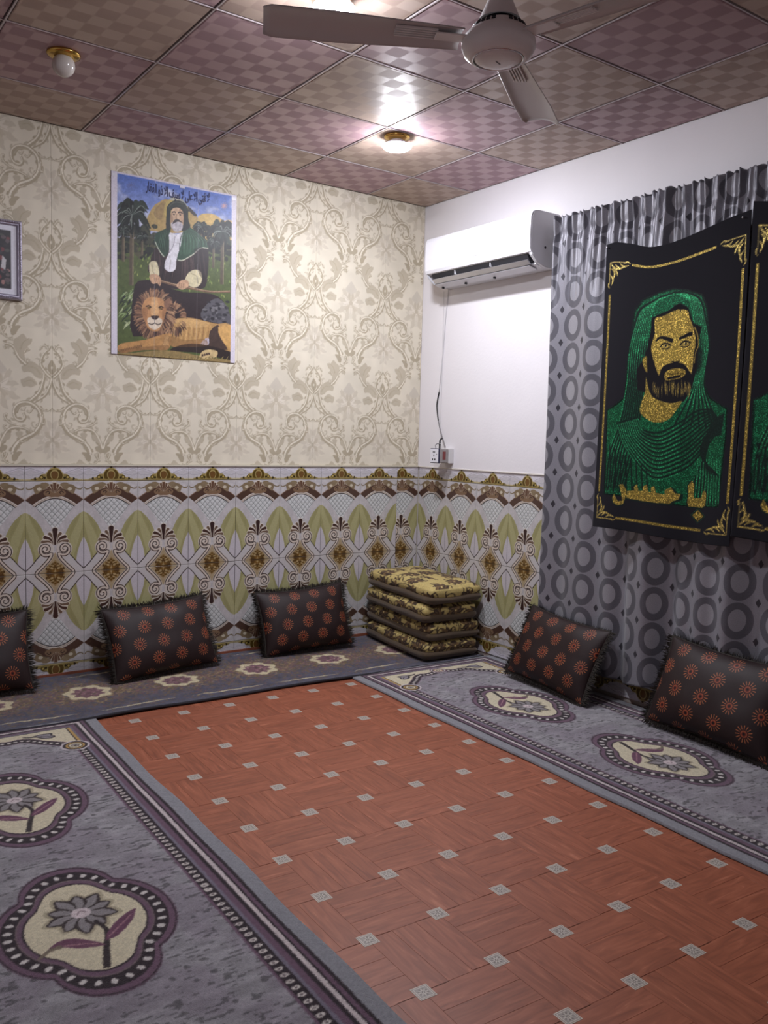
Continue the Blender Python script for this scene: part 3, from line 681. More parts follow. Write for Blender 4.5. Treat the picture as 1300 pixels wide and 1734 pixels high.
# ------------------------------------------------------------------ the two grey-purple medallion rugs
RW, RL = 1.02, 3.48
PUR, PURD, BLK, CREAM, WHT, GREY, YEL = (106, 80, 98), (90, 68, 84), (40, 29, 36), (210, 200, 172), (204, 196, 196), (150, 147, 152), (186, 150, 84)
def make_rug():
    cv = Cv(RW, RL, .0032, GREY, 2)
    H_, W_ = cv.H, cv.W
    # mottled field with dark brush flecks
    n = noise2(H_, W_, 14, 21, 2.2); n2 = noise2(H_, W_, 5, 22, 3.0); n3 = noise2(H_, W_, 60, 23); n4 = noise2(H_, W_, 3, 24, 1.4)
    cv.a[..., :3] *= (0.88+.22*n)[..., None]
    pm = np.clip((n3-.45)*2.2, 0, .6)[..., None]; cv.a[..., :3] = cv.a[..., :3]*(1-pm*.5)+np.array((122, 108, 124))*pm*.5
    fl = ((n2 > .70) & (n > .52)) | ((n2 > .80) & (n4 > .45)); cv.a[..., :3] = np.where(fl[..., None], cv.a[..., :3]*.66, cv.a[..., :3])
    HX, HY = RW/2, RL/2
    cv.xf = [lambda p: p, lambda p: np.stack([RW-p[:, 0], RL-p[:, 1]], 1)]      # 180 degree symmetry
    both = cv.xf
    mir4 = [lambda p: p, lambda p: np.stack([RW-p[:, 0], p[:, 1]], 1), lambda p: np.stack([p[:, 0], RL-p[:, 1]], 1), lambda p: np.stack([RW-p[:, 0], RL-p[:, 1]], 1)]
    cv.xf = mir4
    def frame(d0, d1, col, e0=None, e1=None):
        """band between insets d0..d1 from the long sides and e0..e1 from the ends"""
        e0 = d0 if e0 is None else e0; e1 = d1 if e1 is None else e1
        cv.poly([(d0, e0), (d1, e1), (d1, HY), (d0, HY)], col)
        cv.poly([(d0, e0), (HX, e0), (HX, e1), (d1, e1)], col)
    frame(0, .050, (140, 140, 146), 0, .018); frame(.050, .060, BLK, .018, .028); frame(.060, .074, PUR, .028, .040)
    frame(.074, .079, BLK, .040, .045); frame(.079, .094, (202, 190, 190), .045, .058); frame(.094, .107, BLK, .058, .068)
    frame(.107, .126, PUR, .068, .084); frame(.126, .137, (118, 112, 126), .084, .094); frame(.137, .142, BLK, .094, .099)
    # bead border along the long sides
    cv.poly([(.142, .36), (.172, .36), (.172, HY), (.142, HY)], BLK); cv.poly([(.172, .30), (.180, .30), (.180, HY), (.172, HY)], PUR)
    k = int((HY-.36)/.030)
    for i in range(k+1):
        y = .372+i*.030
        cv.ell((.157, y), .0125, .0085, (206, 198, 192), n=12); cv.ell((.157, y), .005, .0035, (96, 84, 88), n=8)
    # cream spandrels at the ends with a lobed bead edge
    sp = [(.142, .10), (.5*RW, .10), (.5*RW, .135), (.44, .165), (.39, .18), (.35, .165), (.31, .19), (.27, .235), (.235, .26), (.20, .30), (.142, .30)]
    edge = cr([(.50, .150), (.45, .175), (.395, .185), (.36, .178), (.315, .205), (.28, .245), (.25, .27), (.20, .315)], 6)
    cv.poly([(.142, .10), (.5*RW, .10)]+[tuple(p) for p in edge]+[(.142, .33)], CREAM)
    cv.stroke(edge, .050, PUR, raw=True); cv.stroke(edge, .040, BLK, raw=True)
    el = np.concatenate([[0], np.cumsum(np.linalg.norm(np.diff(edge, axis=0), axis=1))])
    for s in np.arange(.02, el[-1], .027):
        x = np.interp(s, el, edge[:, 0]); y = np.interp(s, el, edge[:, 1]); cv.ell((x, y), .0085, .0085, (208, 200, 194), n=10)
    cv.stroke([(.142, .10), (.142, .30)], .012, YEL); cv.stroke([(.151, .10), (.151, .30)], .004, BLK)
    # leaf in the spandrel
    cv.poly([(.22, .14), (.27, .135), (.31, .145), (.345, .135), (.33, .155), (.29, .165), (.275, .19), (.24, .205), (.215, .19), (.225, .165)], BLK, smooth=3)
    cv.poly([(.228, .146), (.27, .141), (.305, .150), (.325, .143), (.315, .152), (.285, .158), (.267, .184), (.24, .196), (.223, .186), (.233, .165)], (142, 136, 142), smooth=3)
    cv.stroke([(.225, .195), (.255, .165), (.32, .145)], .004, BLK)
    # side roundels and the middle roundel of each end
    for (c, R) in (((.172, .345), 1.0),):
        for r, col in ((.060, (204, 194, 196)), (.051, BLK), (.040, YEL), (.031, BLK), (.027, CREAM), (.017, BLK), (.014, (166, 156, 150)), (.006, BLK)):
            cv.ell(c, r*R, r*R, col, n=30)
    for r, col in ((.052, PUR), (.044, (204, 194, 190)), (.036, BLK), (.030, (190, 150, 130)), (.022, CREAM), (.012, BLK), (.008, CREAM)):
        cv.ell((.5*RW, .140), r, r*.9, col, n=26)
    cv.xf = both; cv.plain()
    # three quatrefoil medallions with a flower
    def rad(th, off):
        best = 0
        for (ex, ey, rx, ry) in ((.088, 0, .148, .212), (-.088, 0, .148, .212), (0, .19, .133, .150), (0, -.19, .133, .150)):
            rx, ry = rx-off, ry-off; dx, dy = math.cos(th), math.sin(th)
            A = dx*dx/rx**2+dy*dy/ry**2; B = -2*(dx*ex/rx**2+dy*ey/ry**2); C = ex*ex/rx**2+ey*ey/ry**2-1
            D = B*B-4*A*C
            if D > 0: best = max(best, (-B+math.sqrt(D))/(2*A))
        return best
    TH_ = np.linspace(0, 2*PI, 720, endpoint=False); RR_ = np.array([rad(t, 0) for t in TH_])
    O0 = np.stack([RR_*np.cos(TH_), RR_*np.sin(TH_)], 1); dd = np.roll(O0, -4, 0)-np.roll(O0, 4, 0); dd /= np.linalg.norm(dd, axis=1)[:, None]
    NN = np.stack([-dd[:, 1], dd[:, 0]], 1)
    def outline(c, off, n=160):
        rs = RR_*(1-off/.235*.80)-off*.20
        kk = np.ones(1+int(abs(off)*500))/(1+int(abs(off)*500)); rs = np.convolve(np.concatenate([rs[-60:], rs, rs[:60]]), kk, 'same')[60:-60]
        t = np.linspace(0, 2*PI, n, endpoint=False); r_ = np.interp(t, TH_, rs, period=2*PI)
        return [(c[0]+a*math.cos(b), c[1]+a*math.sin(b)) for a, b in zip(r_, t)]
    for yc in (RL-.87, RL-.87-.881, RL-.87-1.762):
        c = (RW/2, yc)
        for off, col in ((-.004, PURD), (0, BLK), (.003, PUR), (.020, BLK), (.057, (120, 104, 106)), (.061, PUR), (.074, BLK), (.079, CREAM)):
            cv.poly(outline(c, off), col)
        O = np.array(outline(c, .038, 400)); el = np.concatenate([[0], np.cumsum(np.linalg.norm(np.diff(O, axis=0), axis=1))])
        for s in np.arange(0, el[-1], .0385):
            x = np.interp(s, el, O[:, 0]); y = np.interp(s, el, O[:, 1]); i = min(np.searchsorted(el, s), len(O)-2)
            a = math.atan2(O[i+1, 1]-O[i-1, 1], O[i+1, 0]-O[i-1, 0])
            cv.ell((x, y), .0085, .0125, (208, 202, 198), n=12, rot=a)
        # flower: petals, pale heart, dark stem, two purple leaves
        f = (c[0]+.002, c[1]+.062)
        for k in range(10):
            a = 2*PI*k/10+.2; L1 = .112 if k % 2 else .100
            cv.stroke([(f[0]+.02*math.cos(a), f[1]+.02*math.sin(a)), (f[0]+L1*math.cos(a), f[1]+L1*math.sin(a)*1.1)], .060, (172, 162, 136), taper='leaf')
        for k in range(10):
            a = 2*PI*k/10+.2; L1 = .098 if k % 2 else .088
            p0 = (f[0]+.018*math.cos(a), f[1]+.018*math.sin(a)); p1 = (f[0]+L1*math.cos(a), f[1]+L1*math.sin(a)*1.12)
            cv.stroke([p0, p1], .052, (56, 46, 46), taper='leaf'); cv.stroke([p0, (p0[0]*.06+p1[0]*.94, p0[1]*.06+p1[1]*.94)], .033, (138, 133, 134), taper='leaf')
        cv.ell(f, .027, .026, (208, 194, 196)); cv.stroke([(f[0]-.012, f[1]-.006), (f[0], f[1]+.010), (f[0]+.014, f[1]-.004)], .004, (130, 110, 114))
        cv.stroke([(f[0]+.022, f[1]-.055), (f[0]+.036, f[1]-.12), (f[0]+.012, f[1]-.20), (f[0]-.012, f[1]-.285)], .016, (46, 36, 38), taper=(.7, 1.2))
        cv.stroke([(f[0]+.022, f[1]-.165), (f[0]+.05, f[1]-.14), (f[0]+.10, f[1]-.09), (f[0]+.135, f[1]-.055)], .040, (104, 62, 86), taper='leaf')
        cv.stroke([(f[0]+.03, f[1]-.155), (f[0]+.075, f[1]-.115), (f[0]+.115, f[1]-.08)], .004, (170, 130, 136))
        cv.stroke([(f[0]+.015, f[1]-.185), (f[0]-.03, f[1]-.155), (f[0]-.075, f[1]-.125), (f[0]-.125, f[1]-.14)], .042, (108, 66, 88), taper='leaf')
        cv.stroke([(f[0]-.085, f[1]-.135), (f[0]-.12, f[1]-.14), (f[0]-.15, f[1]-.165)], .018, (120, 108, 92), taper=(1, .5))
        cv.stroke([(f[0], f[1]-.17), (f[0]-.04, f[1]-.15), (f[0]-.08, f[1]-.135)], .004, (176, 136, 138))
    cv.fuzz(.8); cv.speckle(.09, 2, 31)
    return cv
cvR = make_rug(); PR, cR = flat_grid(cvR, 0, .012, RW/2, RL/2)
hx, hy = PR[..., 0], PR[..., 1]
PR[..., 2] += .0015*np.sin(hy*7+hx*3)*np.sin(hx*5+1)+.0012*(noise2(cvR.ny, cvR.nx, 3, 40)-.5)
edge_w = np.clip((np.abs(hx)-.40)/.11, 0, 1); PR[..., 0] += np.sign(hx)*edge_w*(.003*np.sin(hy*4.3)+.003*np.sin(hy*11+1))
rugM = grid_mesh('rug_pile', PR, cR, (0, 0, -.011), back=False); rugM.materials.append(M_PILE)
t = thing('floor_rug', 'grey rug with cream flower medallions nearest the camera on the left side of the floor', 'rug', (-2.992, -.690-RL/2, 0), (0, 0, math.radians(-1.2)), 'matching grey medallion rugs')
obj('pile', rugM, None, t)
t = thing('floor_rug', 'grey rug with cream flower medallions along the wall with the curtain', 'rug', (-.565, -.752-RL/2, .002), (0, 0, PI+math.radians(-2.2)), 'matching grey medallion rugs')
obj('pile', rugM, None, t)

# ------------------------------------------------------------------ blue floral runner along the back wall
BWL, BWD = 4.3, .72
def make_runner():
    cv = Cv(BWL, BWD, .0048, (78, 78, 96), 2); H_, W_ = cv.H, cv.W
    n = noise2(H_, W_, 16, 51); cv.a[..., :3] *= (.86+.26*n)[..., None]
    # floral band
    xs = (np.arange(W_)+.5)/W_*BWL; ys = (np.arange(H_)+.5)/H_*BWD
    mid = .385; fol = np.exp(-((ys-mid)/.13)**2)[:, None]*(.75+.25*np.cos(2*PI*(xs-BWL+.42)/.478))[None]
    n1 = noise2(H_, W_, 3, 52); n2 = noise2(H_, W_, 4, 53); n3 = noise2(H_, W_, 3, 54)
    for nn, col, th in ((n1, (110, 92, 68), .40), (n2, (108, 80, 84), .46), (n3, (150, 128, 98), .60)):
        m = (nn*(.55+.6*fol) > th); cv.a[..., :3] = np.where(m[..., None], np.array(col), cv.a[..., :3])
    g = np.random.default_rng(5)
    for yy, wv in ((.095, .006), (.655, .008)):      # broken cream line near each edge
        x = 0.02
        while x < BWL-.05:
            L_ = .34+.1*g.random(); xx = np.linspace(x, min(x+L_, BWL-.02), 14)
            cv.stroke(np.stack([xx, yy+wv*np.sin(xx*9)+.004*g.standard_normal(14)], 1), .014, (196, 184, 152), taper='leaf'); x += .478
    for i in range(9):
        cx = BWL-.42-.478*i; cy = mid
        if cx < .1: break
        for k in range(60):                            # olive foliage spray round each wreath
            a = g.random()*2*PI; r = .10+.09*g.random()
            cv.ell((cx+math.cos(a)*r*1.15, cy+math.sin(a)*r*.9), .012, .006, [(120, 104, 62), (96, 84, 58), (108, 78, 84), (150, 134, 96)][k % 4], rot=g.random()*3, n=8)
        pts = [(cx+(.112+.012*math.sin(7*a))*math.cos(a)*1.02, cy+(.112+.012*math.sin(7*a))*math.sin(a)*.88) for a in np.linspace(0, 2*PI, 70, endpoint=False)]
        cv.poly(pts, (204, 192, 158))
        pts = [(cx+(.076+.010*math.sin(9*a))*math.cos(a), cy+(.076+.010*math.sin(9*a))*math.sin(a)*.88) for a in np.linspace(0, 2*PI, 70, endpoint=False)]
        cv.poly(pts, (118, 84, 92))
        for k in range(34):
            a = g.random()*2*PI; r = .06*g.random()**.5
            cv.ell((cx+math.cos(a)*r, cy+math.sin(a)*r*.85), .009, .006, [(150, 108, 116), (86, 58, 66), (176, 140, 140), (100, 90, 70)][k % 4], rot=g.random()*3, n=8)
    cv.poly([(0, 0), (BWL, 0), (BWL, .045), (0, .045)], (82, 84, 100), .8); cv.poly([(0, .70), (BWL, .70), (BWL, BWD), (0, BWD)], (72, 74, 92), .8)
    cv.fuzz(1.2, 8); cv.speckle(.12, 2, 32)
    return cv
cvB = make_runner(); PB, cB = flat_grid(cvB, 0, 0, BWL, 0)
yb_ = PB[..., 1].copy(); xb_ = PB[..., 0]
PB[..., 2] = .012+.026*np.clip((yb_-.25)/.45, 0, 1)**1.5+.003*np.sin(xb_*6)*np.sin(yb_*9)+.006*np.clip(1-yb_/.05, 0, 1)*np.maximum(0, np.sin(xb_*5.1+.6))
PB[..., 1] += np.clip(1-yb_/.2, 0, 1)*(.010*np.sin(xb_*3.1)+.006*np.sin(xb_*8))
runM = grid_mesh('runner_pile', PB, cB, (0, 0, -.010), back=False); runM.materials.append(M_FLATWEAVE)
t = thing('floor_runner', 'blue grey runner rug with cream wreath medallions along the poster wall', 'rug', (-.03, -.752, 0), (0, 0, math.radians(-1.0)))
obj('pile', runM, None, t)
# dark bound edge of the runner
ex = np.linspace(-BWL, 0, 120)
ed = tube('edge_binding', [(x, .010*math.sin(x*3.1)+.006*math.sin(x*8)-.004, .010+.004*max(0, math.sin(x*5.1+.6))) for x in ex], .0075, 6); ed.materials.append(M_RUGBACK)
obj('edge_binding', ed, None, t)

# ------------------------------------------------------------------ brown sunburst cushions
CW_, CH_ = .62, .405
def make_cushion_print():
    cv = Cv(CW_, CH_, .0019, (38, 25, 25), 2)
    for j in range(-1, 6):
        y = CH_-.050-j*.0900
        for i in range(-4, 9):
            x = .105-.0480*j+.140*i
            R = .0365
            for k in range(15):
                a = 2*PI*k/15
                cv.stroke([(x+R*.52*math.cos(a), y+R*.52*math.sin(a)), (x+R*math.cos(a), y+R*math.sin(a))], .0033, (184, 108, 70), taper=(.75, 1.0), raw=True, gl=1.0)
            cv.ell((x, y), R*.46, R*.46, (84, 34, 28), gl=.6, n=20); cv.ell((x, y), R*.38, R*.38, (150, 78, 50), gl=.8, n=20)
            cv.ell((x, y), R*.26, R*.26, (92, 34, 28), n=16); cv.ell((x, y), R*.15, R*.15, (22, 15, 17), n=10)
    cv.speckle(.10, 2, 61)
    return cv
cvC = make_cushion_print(); cC = cvC.final()
nyC, nxC = cvC.ny, cvC.nx
a_ = np.linspace(-1, 1, nxC)[None, :]; b_ = np.linspace(-1, 1, nyC)[:, None]
prof = (1-np.abs(a_)**3.2).clip(0)**.55*(1-np.abs(b_)**2.6).clip(0)**.55
pinch = 1-.055*(1-np.abs(b_)**2)*np.abs(a_)**3; pinch2 = 1-.085*(1-np.abs(a_)**2)*np.abs(b_)**3
PF = np.zeros((nyC, nxC, 3)); PF[..., 0] = a_*CW_/2*pinch; PF[..., 1] = b_*CH_/2*pinch2+CH_/2
wr = .006*(noise2(nyC, nxC, 48, 70)-.5)+.0016*(noise2(nyC, nxC, 9, 71)-.5)
def cushion_mesh(nm, thick, seed, sag):
    w2 = .010*(noise2(nyC, nxC, 58, seed)-.5)
    Fr = PF.copy(); Fr[..., 2] = prof*(thick*(1-.22*b_*sag)+w2)
    Bk = PF.copy(); Bk[..., 2] = -prof*thick*.82
    me1 = grid_mesh(nm, Fr, cC); 
    st = 8; Bs = Bk[::st, ::st][:, ::-1]; cb_ = cC[::st, ::st][:, ::-1]
    # back shares the outline: join by rows sampled coarser
    me2 = grid_mesh(nm+'_b', Bs, cb_)
    bm = bmesh.new(); bm.from_mesh(me1); bm.from_mesh(me2)
    bm.to_mesh(me1); bm.free(); bpy.data.meshes.remove(me2)
    me1.polygons.foreach_set('use_smooth', [True]*len(me1.polygons)); me1.materials.append(M_CUSH); return me1
def fringe_mesh(seed):
    g = random.Random(seed); V, Fc = [], []
    per = []
    nE = 330
    for side in range(4):
        for k in range(nE if side % 2 == 0 else int(nE*.66)):
            t = (k+g.random())/(nE if side % 2 == 0 else int(nE*.66))*2-1
            if side == 0: i, j, d = t, 1, (0, 1)
            elif side == 1: i, j, d = 1, t, (1, 0)
            elif side == 2: i, j, d = t, -1, (0, -1)
            else: i, j, d = -1, t, (-1, 0)
            x = i*CW_/2*(1-.055*(1-j*j)*abs(i)**3); y = j*CH_/2*(1-.085*(1-i*i)*abs(j)**3)+CH_/2
            L_ = .018+.014*g.random(); sp = .55
            dx, dy, dz = d[0]+sp*(g.random()-.5)+(.5*i if abs(i) > .9 else 0), d[1]+sp*(g.random()-.5), .9*(g.random()-.5)
            wv = .0016; px, py = -d[1], d[0]
            z0 = .006*(g.random()-.5)
            b = len(V)
            mx, my, mz = x+dx*L_*.55, y+dy*L_*.55, z0+dz*L_*.4
            tx, ty, tz = x+dx*L_+(g.random()-.5)*.008, y+dy*L_+(g.random()-.5)*.008, z0+dz*L_+(g.random()-.5)*.008
            V += [(x-px*wv, y-py*wv, z0), (x+px*wv, y+py*wv, z0), (mx-px*wv, my-py*wv, mz+wv), (mx+px*wv, my+py*wv, mz-wv), (tx, ty, tz)]
            Fc += [(b, b+1, b+3, b+2), (b+2, b+3, b+4)]
    me = mesh('fringe', V, Fc); me.materials.append(M_FRINGE); return me
piping = [tuple(p) for p in np.concatenate([PF[0, ::12], PF[::12, -1], PF[-1, ::-12], PF[::-12, 0]])]
cordM = tube('piping', piping+[piping[0]], .0042, 6); cordM.materials.append(M_FRINGE)
cush_meshes = [cushion_mesh('cushion_cover', .078, 80, 1), cushion_mesh('cushion_cover', .070, 81, .6)]
fr_meshes = [fringe_mesh(1), fringe_mesh(2)]
def cushion(k, label, base, heading, lean, roll=0.0, scale=1.0):
    """base = middle of the bottom edge; heading = rotation about z of the face (0 faces -y); lean back"""
    t = thing('floor_cushion', label, 'cushion', group='brown sunburst bolster cushions')
    Mx = Matrix.Translation(base) @ Matrix.Rotation(heading, 4, 'Z') @ Matrix.Rotation(PI/2-lean, 4, 'X') @ Matrix.Rotation(roll, 4, 'Z') @ Matrix.Scale(scale, 4)
    t.matrix_world = Mx
    obj('cover', cush_meshes[k % 2], None, t); obj('piping', cordM, None, t); obj('fringe', fr_meshes[k % 2], None, t, kind='stuff')
    return t
RB = -PI/2
cushion(0, 'brown cushion with orange sunbursts cut by the left edge of the photo', (-2.905, -.195, .040), math.radians(-4), math.radians(20), math.radians(1))
cushion(1, 'brown fringed cushion with orange sunbursts standing below the lion poster', (-1.885, -.235, .036), math.radians(6), math.radians(24), math.radians(2.0))
cushion(0, 'brown fringed cushion with dull sunbursts leaning beside the brocade stack', (-.962, -.205, .045), math.radians(-3), math.radians(20), math.radians(2.5), .97)
cushion(1, 'brown fringed cushion leaning at the left end of the curtain', (-.275, -1.50, .038), RB+math.radians(-4), math.radians(24), math.radians(-3.0), 1.0)
cushion(0, 'brown fringed cushion at the lower right below the hanging banners', (-.265, -2.49, .038), RB+math.radians(-2), math.radians(22), math.radians(-1.5), 1.04)

# ------------------------------------------------------------------ stack of gold brocade cushions
SX, SY, SH = .40, .66, .098
def make_brocade():
    cv = Cv(.9, .9, .0034, (190, 170, 108), 2); g = np.random.default_rng(33)
    D_, B2, LG = (62, 46, 34), (112, 86, 52), (216, 198, 134)
    for k in range(46):
        x, y = g.random()*.9, g.random()*.9; a = g.random()*6.28
        pts = [(x+.05*i*math.cos(a+.5*i)*.6, y+.05*i*math.sin(a+.5*i)*.6) for i in range(6)]
        cv.stroke(pts, .009, D_, taper=(1, .4))
    for i in range(6):
        for j in range(6):
            x = .075+.15*i+.075*(j % 2); y = .075+.15*j; x += .015*g.standard_normal(); y += .015*g.standard_normal(); ph = g.random()*6
            for k in range(9):
                a = 2*PI*k/9+ph; cv.stroke([(x, y), (x+.028*math.cos(a), y+.028*math.sin(a)), (x+.062*math.cos(a+.35), y+.062*math.sin(a+.35))], .030, D_ if k % 3 else B2, taper='leaf')
                cv.stroke([(x, y), (x+.026*math.cos(a), y+.026*math.sin(a)), (x+.042*math.cos(a+.3), y+.042*math.sin(a+.3))], .005, (128, 104, 74), taper='leaf')
            cv.ell((x, y), .014, .014, B2); cv.ell((x, y), .006, .006, LG)
            for k in range(3):
                a = ph+k*2.1; cv.stroke([(x+.05*math.cos(a), y+.05*math.sin(a)), (x+.07*math.cos(a+.4), y+.07*math.sin(a+.4)), (x+.075*math.cos(a+.9), y+.075*math.sin(a+.9)), (x+.06*math.cos(a+1), y+.06*math.sin(a+1))], .007, D_)
    cv.speckle(.10, 2, 44)
    return cv
cvK = make_brocade(); aK = cvK.final()
def sampleK(u, v):
    i = np.clip((np.mod(u, .9)/.9*(cvK.nx-1)).astype(int), 0, cvK.nx-1); j = np.clip((np.mod(v, .9)/.9*(cvK.ny-1)).astype(int), 0, cvK.ny-1)
    return aK[j, i]
def brocade_meshes(seed):
    nP = 420; th = np.linspace(0, 2*PI, nP+1); e = .13
    ox = np.sign(np.cos(th))*np.abs(np.cos(th))**e*SX/2; oy = np.sign(np.sin(th))*np.abs(np.sin(th))**e*SY/2
    # even spacing
    s = np.concatenate([[0], np.cumsum(np.hypot(np.diff(ox), np.diff(oy)))]); ss = np.linspace(0, s[-1], nP+1)
    ox = np.interp(ss, s, ox); oy = np.interp(ss, s, oy)
    g = np.random.default_rng(seed)
    def ring(f, z, bulge=0): return np.stack([ox*f+np.sign(ox)*bulge*np.abs(ox)/(SX/2), oy*f+np.sign(oy)*bulge*np.abs(oy)/(SY/2), np.full(nP+1, z)], 1)
    wob = .004*np.sin(ss*9+seed)+.003*np.sin(ss*23+seed*2)
    rows = []; uvs = []
    for f in np.linspace(0.0, .97, 70):
        z = SH+.014*(1-f**4)-.010*max(0, (f-.9)/.07)**2*1.0; q = ring(f, z); rows.append(q); uvs.append(np.stack([q[:, 0]+.4+seed*.13, q[:, 1]+.4+seed*.21], 1))
    nside = 16
    for k in range(1, nside+1):
        t_ = k/nside; z = SH-.010-(SH*.46)*t_; q = ring(1.0, z, .005*math.sin(PI*t_)+.003); q[:, 2] += wob*t_; rows.append(q)
        uvs.append(np.stack([ss+seed*.31, np.full(nP+1, .12+z*1.15+seed*.17)], 1))
    P = np.array(rows); uv = np.array(uvs); c = sampleK(uv[..., 0], uv[..., 1])
    P = P[::-1]; c = c[::-1]
    cover = grid_mesh('cover', P, c); cover.materials.append(M_BROCADE)
    rows = []
    for k in range(0, 13):
        t_ = k/12; z = (SH-.010-SH*.46)*(1-t_); q = ring(1.0, z, .004+.010*math.sin(PI*min(1, t_*1.15))**.8-.01*max(0, t_-.8)); q[:, 2] += wob*(1-t_); rows.append(q)
    rows.append(ring(.6, .001)); rows.append(ring(0.0, .001))
    band = grid_mesh('side_band', np.array(rows)[::-1]); band.materials.append(M_BAND)
    return cover, band
tilt = math.radians(2.5)
lab = ['lowest gold and brown brocade cushion of the corner stack', 'second brocade cushion from the bottom of the corner stack',
       'third brocade cushion from the bottom of the corner stack', 'gold brocade cushion with dark flowers on top of the corner stack']
for k in range(4):
    cov, band = brocade_meshes(k+1)
    dx, dy, dr = [(0, 0, 0), (.012, .004, 1.2), (-.006, .008, -1.0), (.004, -.012, 1.5)][k]
    t = thing('brocade_cushion', lab[k], 'cushion', group='gold brocade cushions stacked in the corner')
    t.matrix_world = Matrix.Translation((-.247+dx, -.385+dy, .040+k*(SH+.016))) @ Matrix.Rotation(math.radians(dr-1.5), 4, 'Z') @ Matrix.Rotation(tilt, 4, 'X')
    obj('cover', cov, None, t); obj('side_band', band, None, t)

# ------------------------------------------------------------------ curtain
def curtain_mat():
    m = bpy.data.materials.new('silver_ring_jacquard'); m.use_nodes = True; nt = m.node_tree; N = nt.nodes; L = nt.links; b = N['Principled BSDF']
    uv = N.new('ShaderNodeUVMap'); uv.uv_map = 'UVMap'; sp = N.new('ShaderNodeSeparateXYZ'); L.new(uv.outputs[0], sp.inputs[0])
    def mt(op, a, b_=None, c_=None):
        n = N.new('ShaderNodeMath'); n.operation = op
        for i, v in enumerate((a, b_, c_)):
            if v is None: continue
            if isinstance(v, (int, float)): n.inputs[i].default_value = v
            else: L.new(v, n.inputs[i])
        return n.outputs[0]
    PX, PY = .196, .179
    fx = mt('SUBTRACT', mt('FRACT', mt('DIVIDE', sp.outputs[0], PX)), .5); fy = mt('SUBTRACT', mt('FRACT', mt('DIVIDE', sp.outputs[1], PY)), .5)
    x = mt('MULTIPLY', fx, PX); y = mt('MULTIPLY', fy, PY)
    d = mt('SQRT', mt('ADD', mt('POWER', mt('DIVIDE', x, .082), 2.0), mt('POWER', mt('DIVIDE', y, .087), 2.0)))
    def step(v, lo, hi):
        r = N.new('ShaderNodeMapRange'); r.inputs[1].default_value = lo; r.inputs[2].default_value = hi; L.new(v, r.inputs[0]); return r.outputs[0]
    outer = step(d, 1.0, .97); inner = step(mt('SQRT', mt('ADD', mt('POWER', mt('DIVIDE', x, .045), 2.0), mt('POWER', mt('DIVIDE', mt('ADD', y, -.002), .052), 2.0))), 1.02, .97)
    gx = mt('ABSOLUTE', mt('SUBTRACT', mt('FRACT', mt('ADD', mt('DIVIDE', sp.outputs[0], PX), .0)), .0)); gx = mt('MULTIPLY', mt('SUBTRACT', .5, mt('ABSOLUTE', fx)), PX)
    gy = mt('MULTIPLY', mt('SUBTRACT', .5, mt('ABSOLUTE', fy)), PY)
    dia = step(mt('ADD', mt('DIVIDE', gx, .0165), mt('DIVIDE', gy, .022)), 1.02, .95)
    tc = N.new('ShaderNodeTexCoord'); nz = N.new('ShaderNodeTexNoise'); nz.inputs['Scale'].default_value = 220; nz.inputs['Detail'].default_value = 3; L.new(uv.outputs[0], nz.inputs['Vector'])
    def mixc(f, a, col):
        q = N.new('ShaderNodeMix'); q.data_type = 'RGBA'; L.new(f, q.inputs[0])
        if isinstance(a, tuple): q.inputs[6].default_value = (*lin(a), 1)
        else: L.new(a, q.inputs[6])
        q.inputs[7].default_value = (*lin(col), 1); return q.outputs[2]
    c = mixc(outer, (136, 135, 143), (90, 89, 97)); c = mixc(inner, c, (146, 145, 152)); c = mixc(dia, c, (52, 50, 58))
    mr = N.new('ShaderNodeMapRange'); mr.inputs[3].default_value = .72; mr.inputs[4].default_value = 1.25; L.new(nz.outputs[0], mr.inputs[0])
    vm = N.new('ShaderNodeVectorMath'); vm.operation = 'MULTIPLY'; L.new(c, vm.inputs[0]); L.new(mr.outputs[0], vm.inputs[1]); L.new(vm.outputs[0], b.inputs['Base Color'])
    b.inputs['Roughness'].default_value = .42; b.inputs['Metallic'].default_value = .25; b.inputs['Sheen Weight'].default_value = .2
    return m
M_CURT = curtain_mat()
CY0, CY1, CZ0, CZ1 = -1.275, -3.75, .135, 2.60
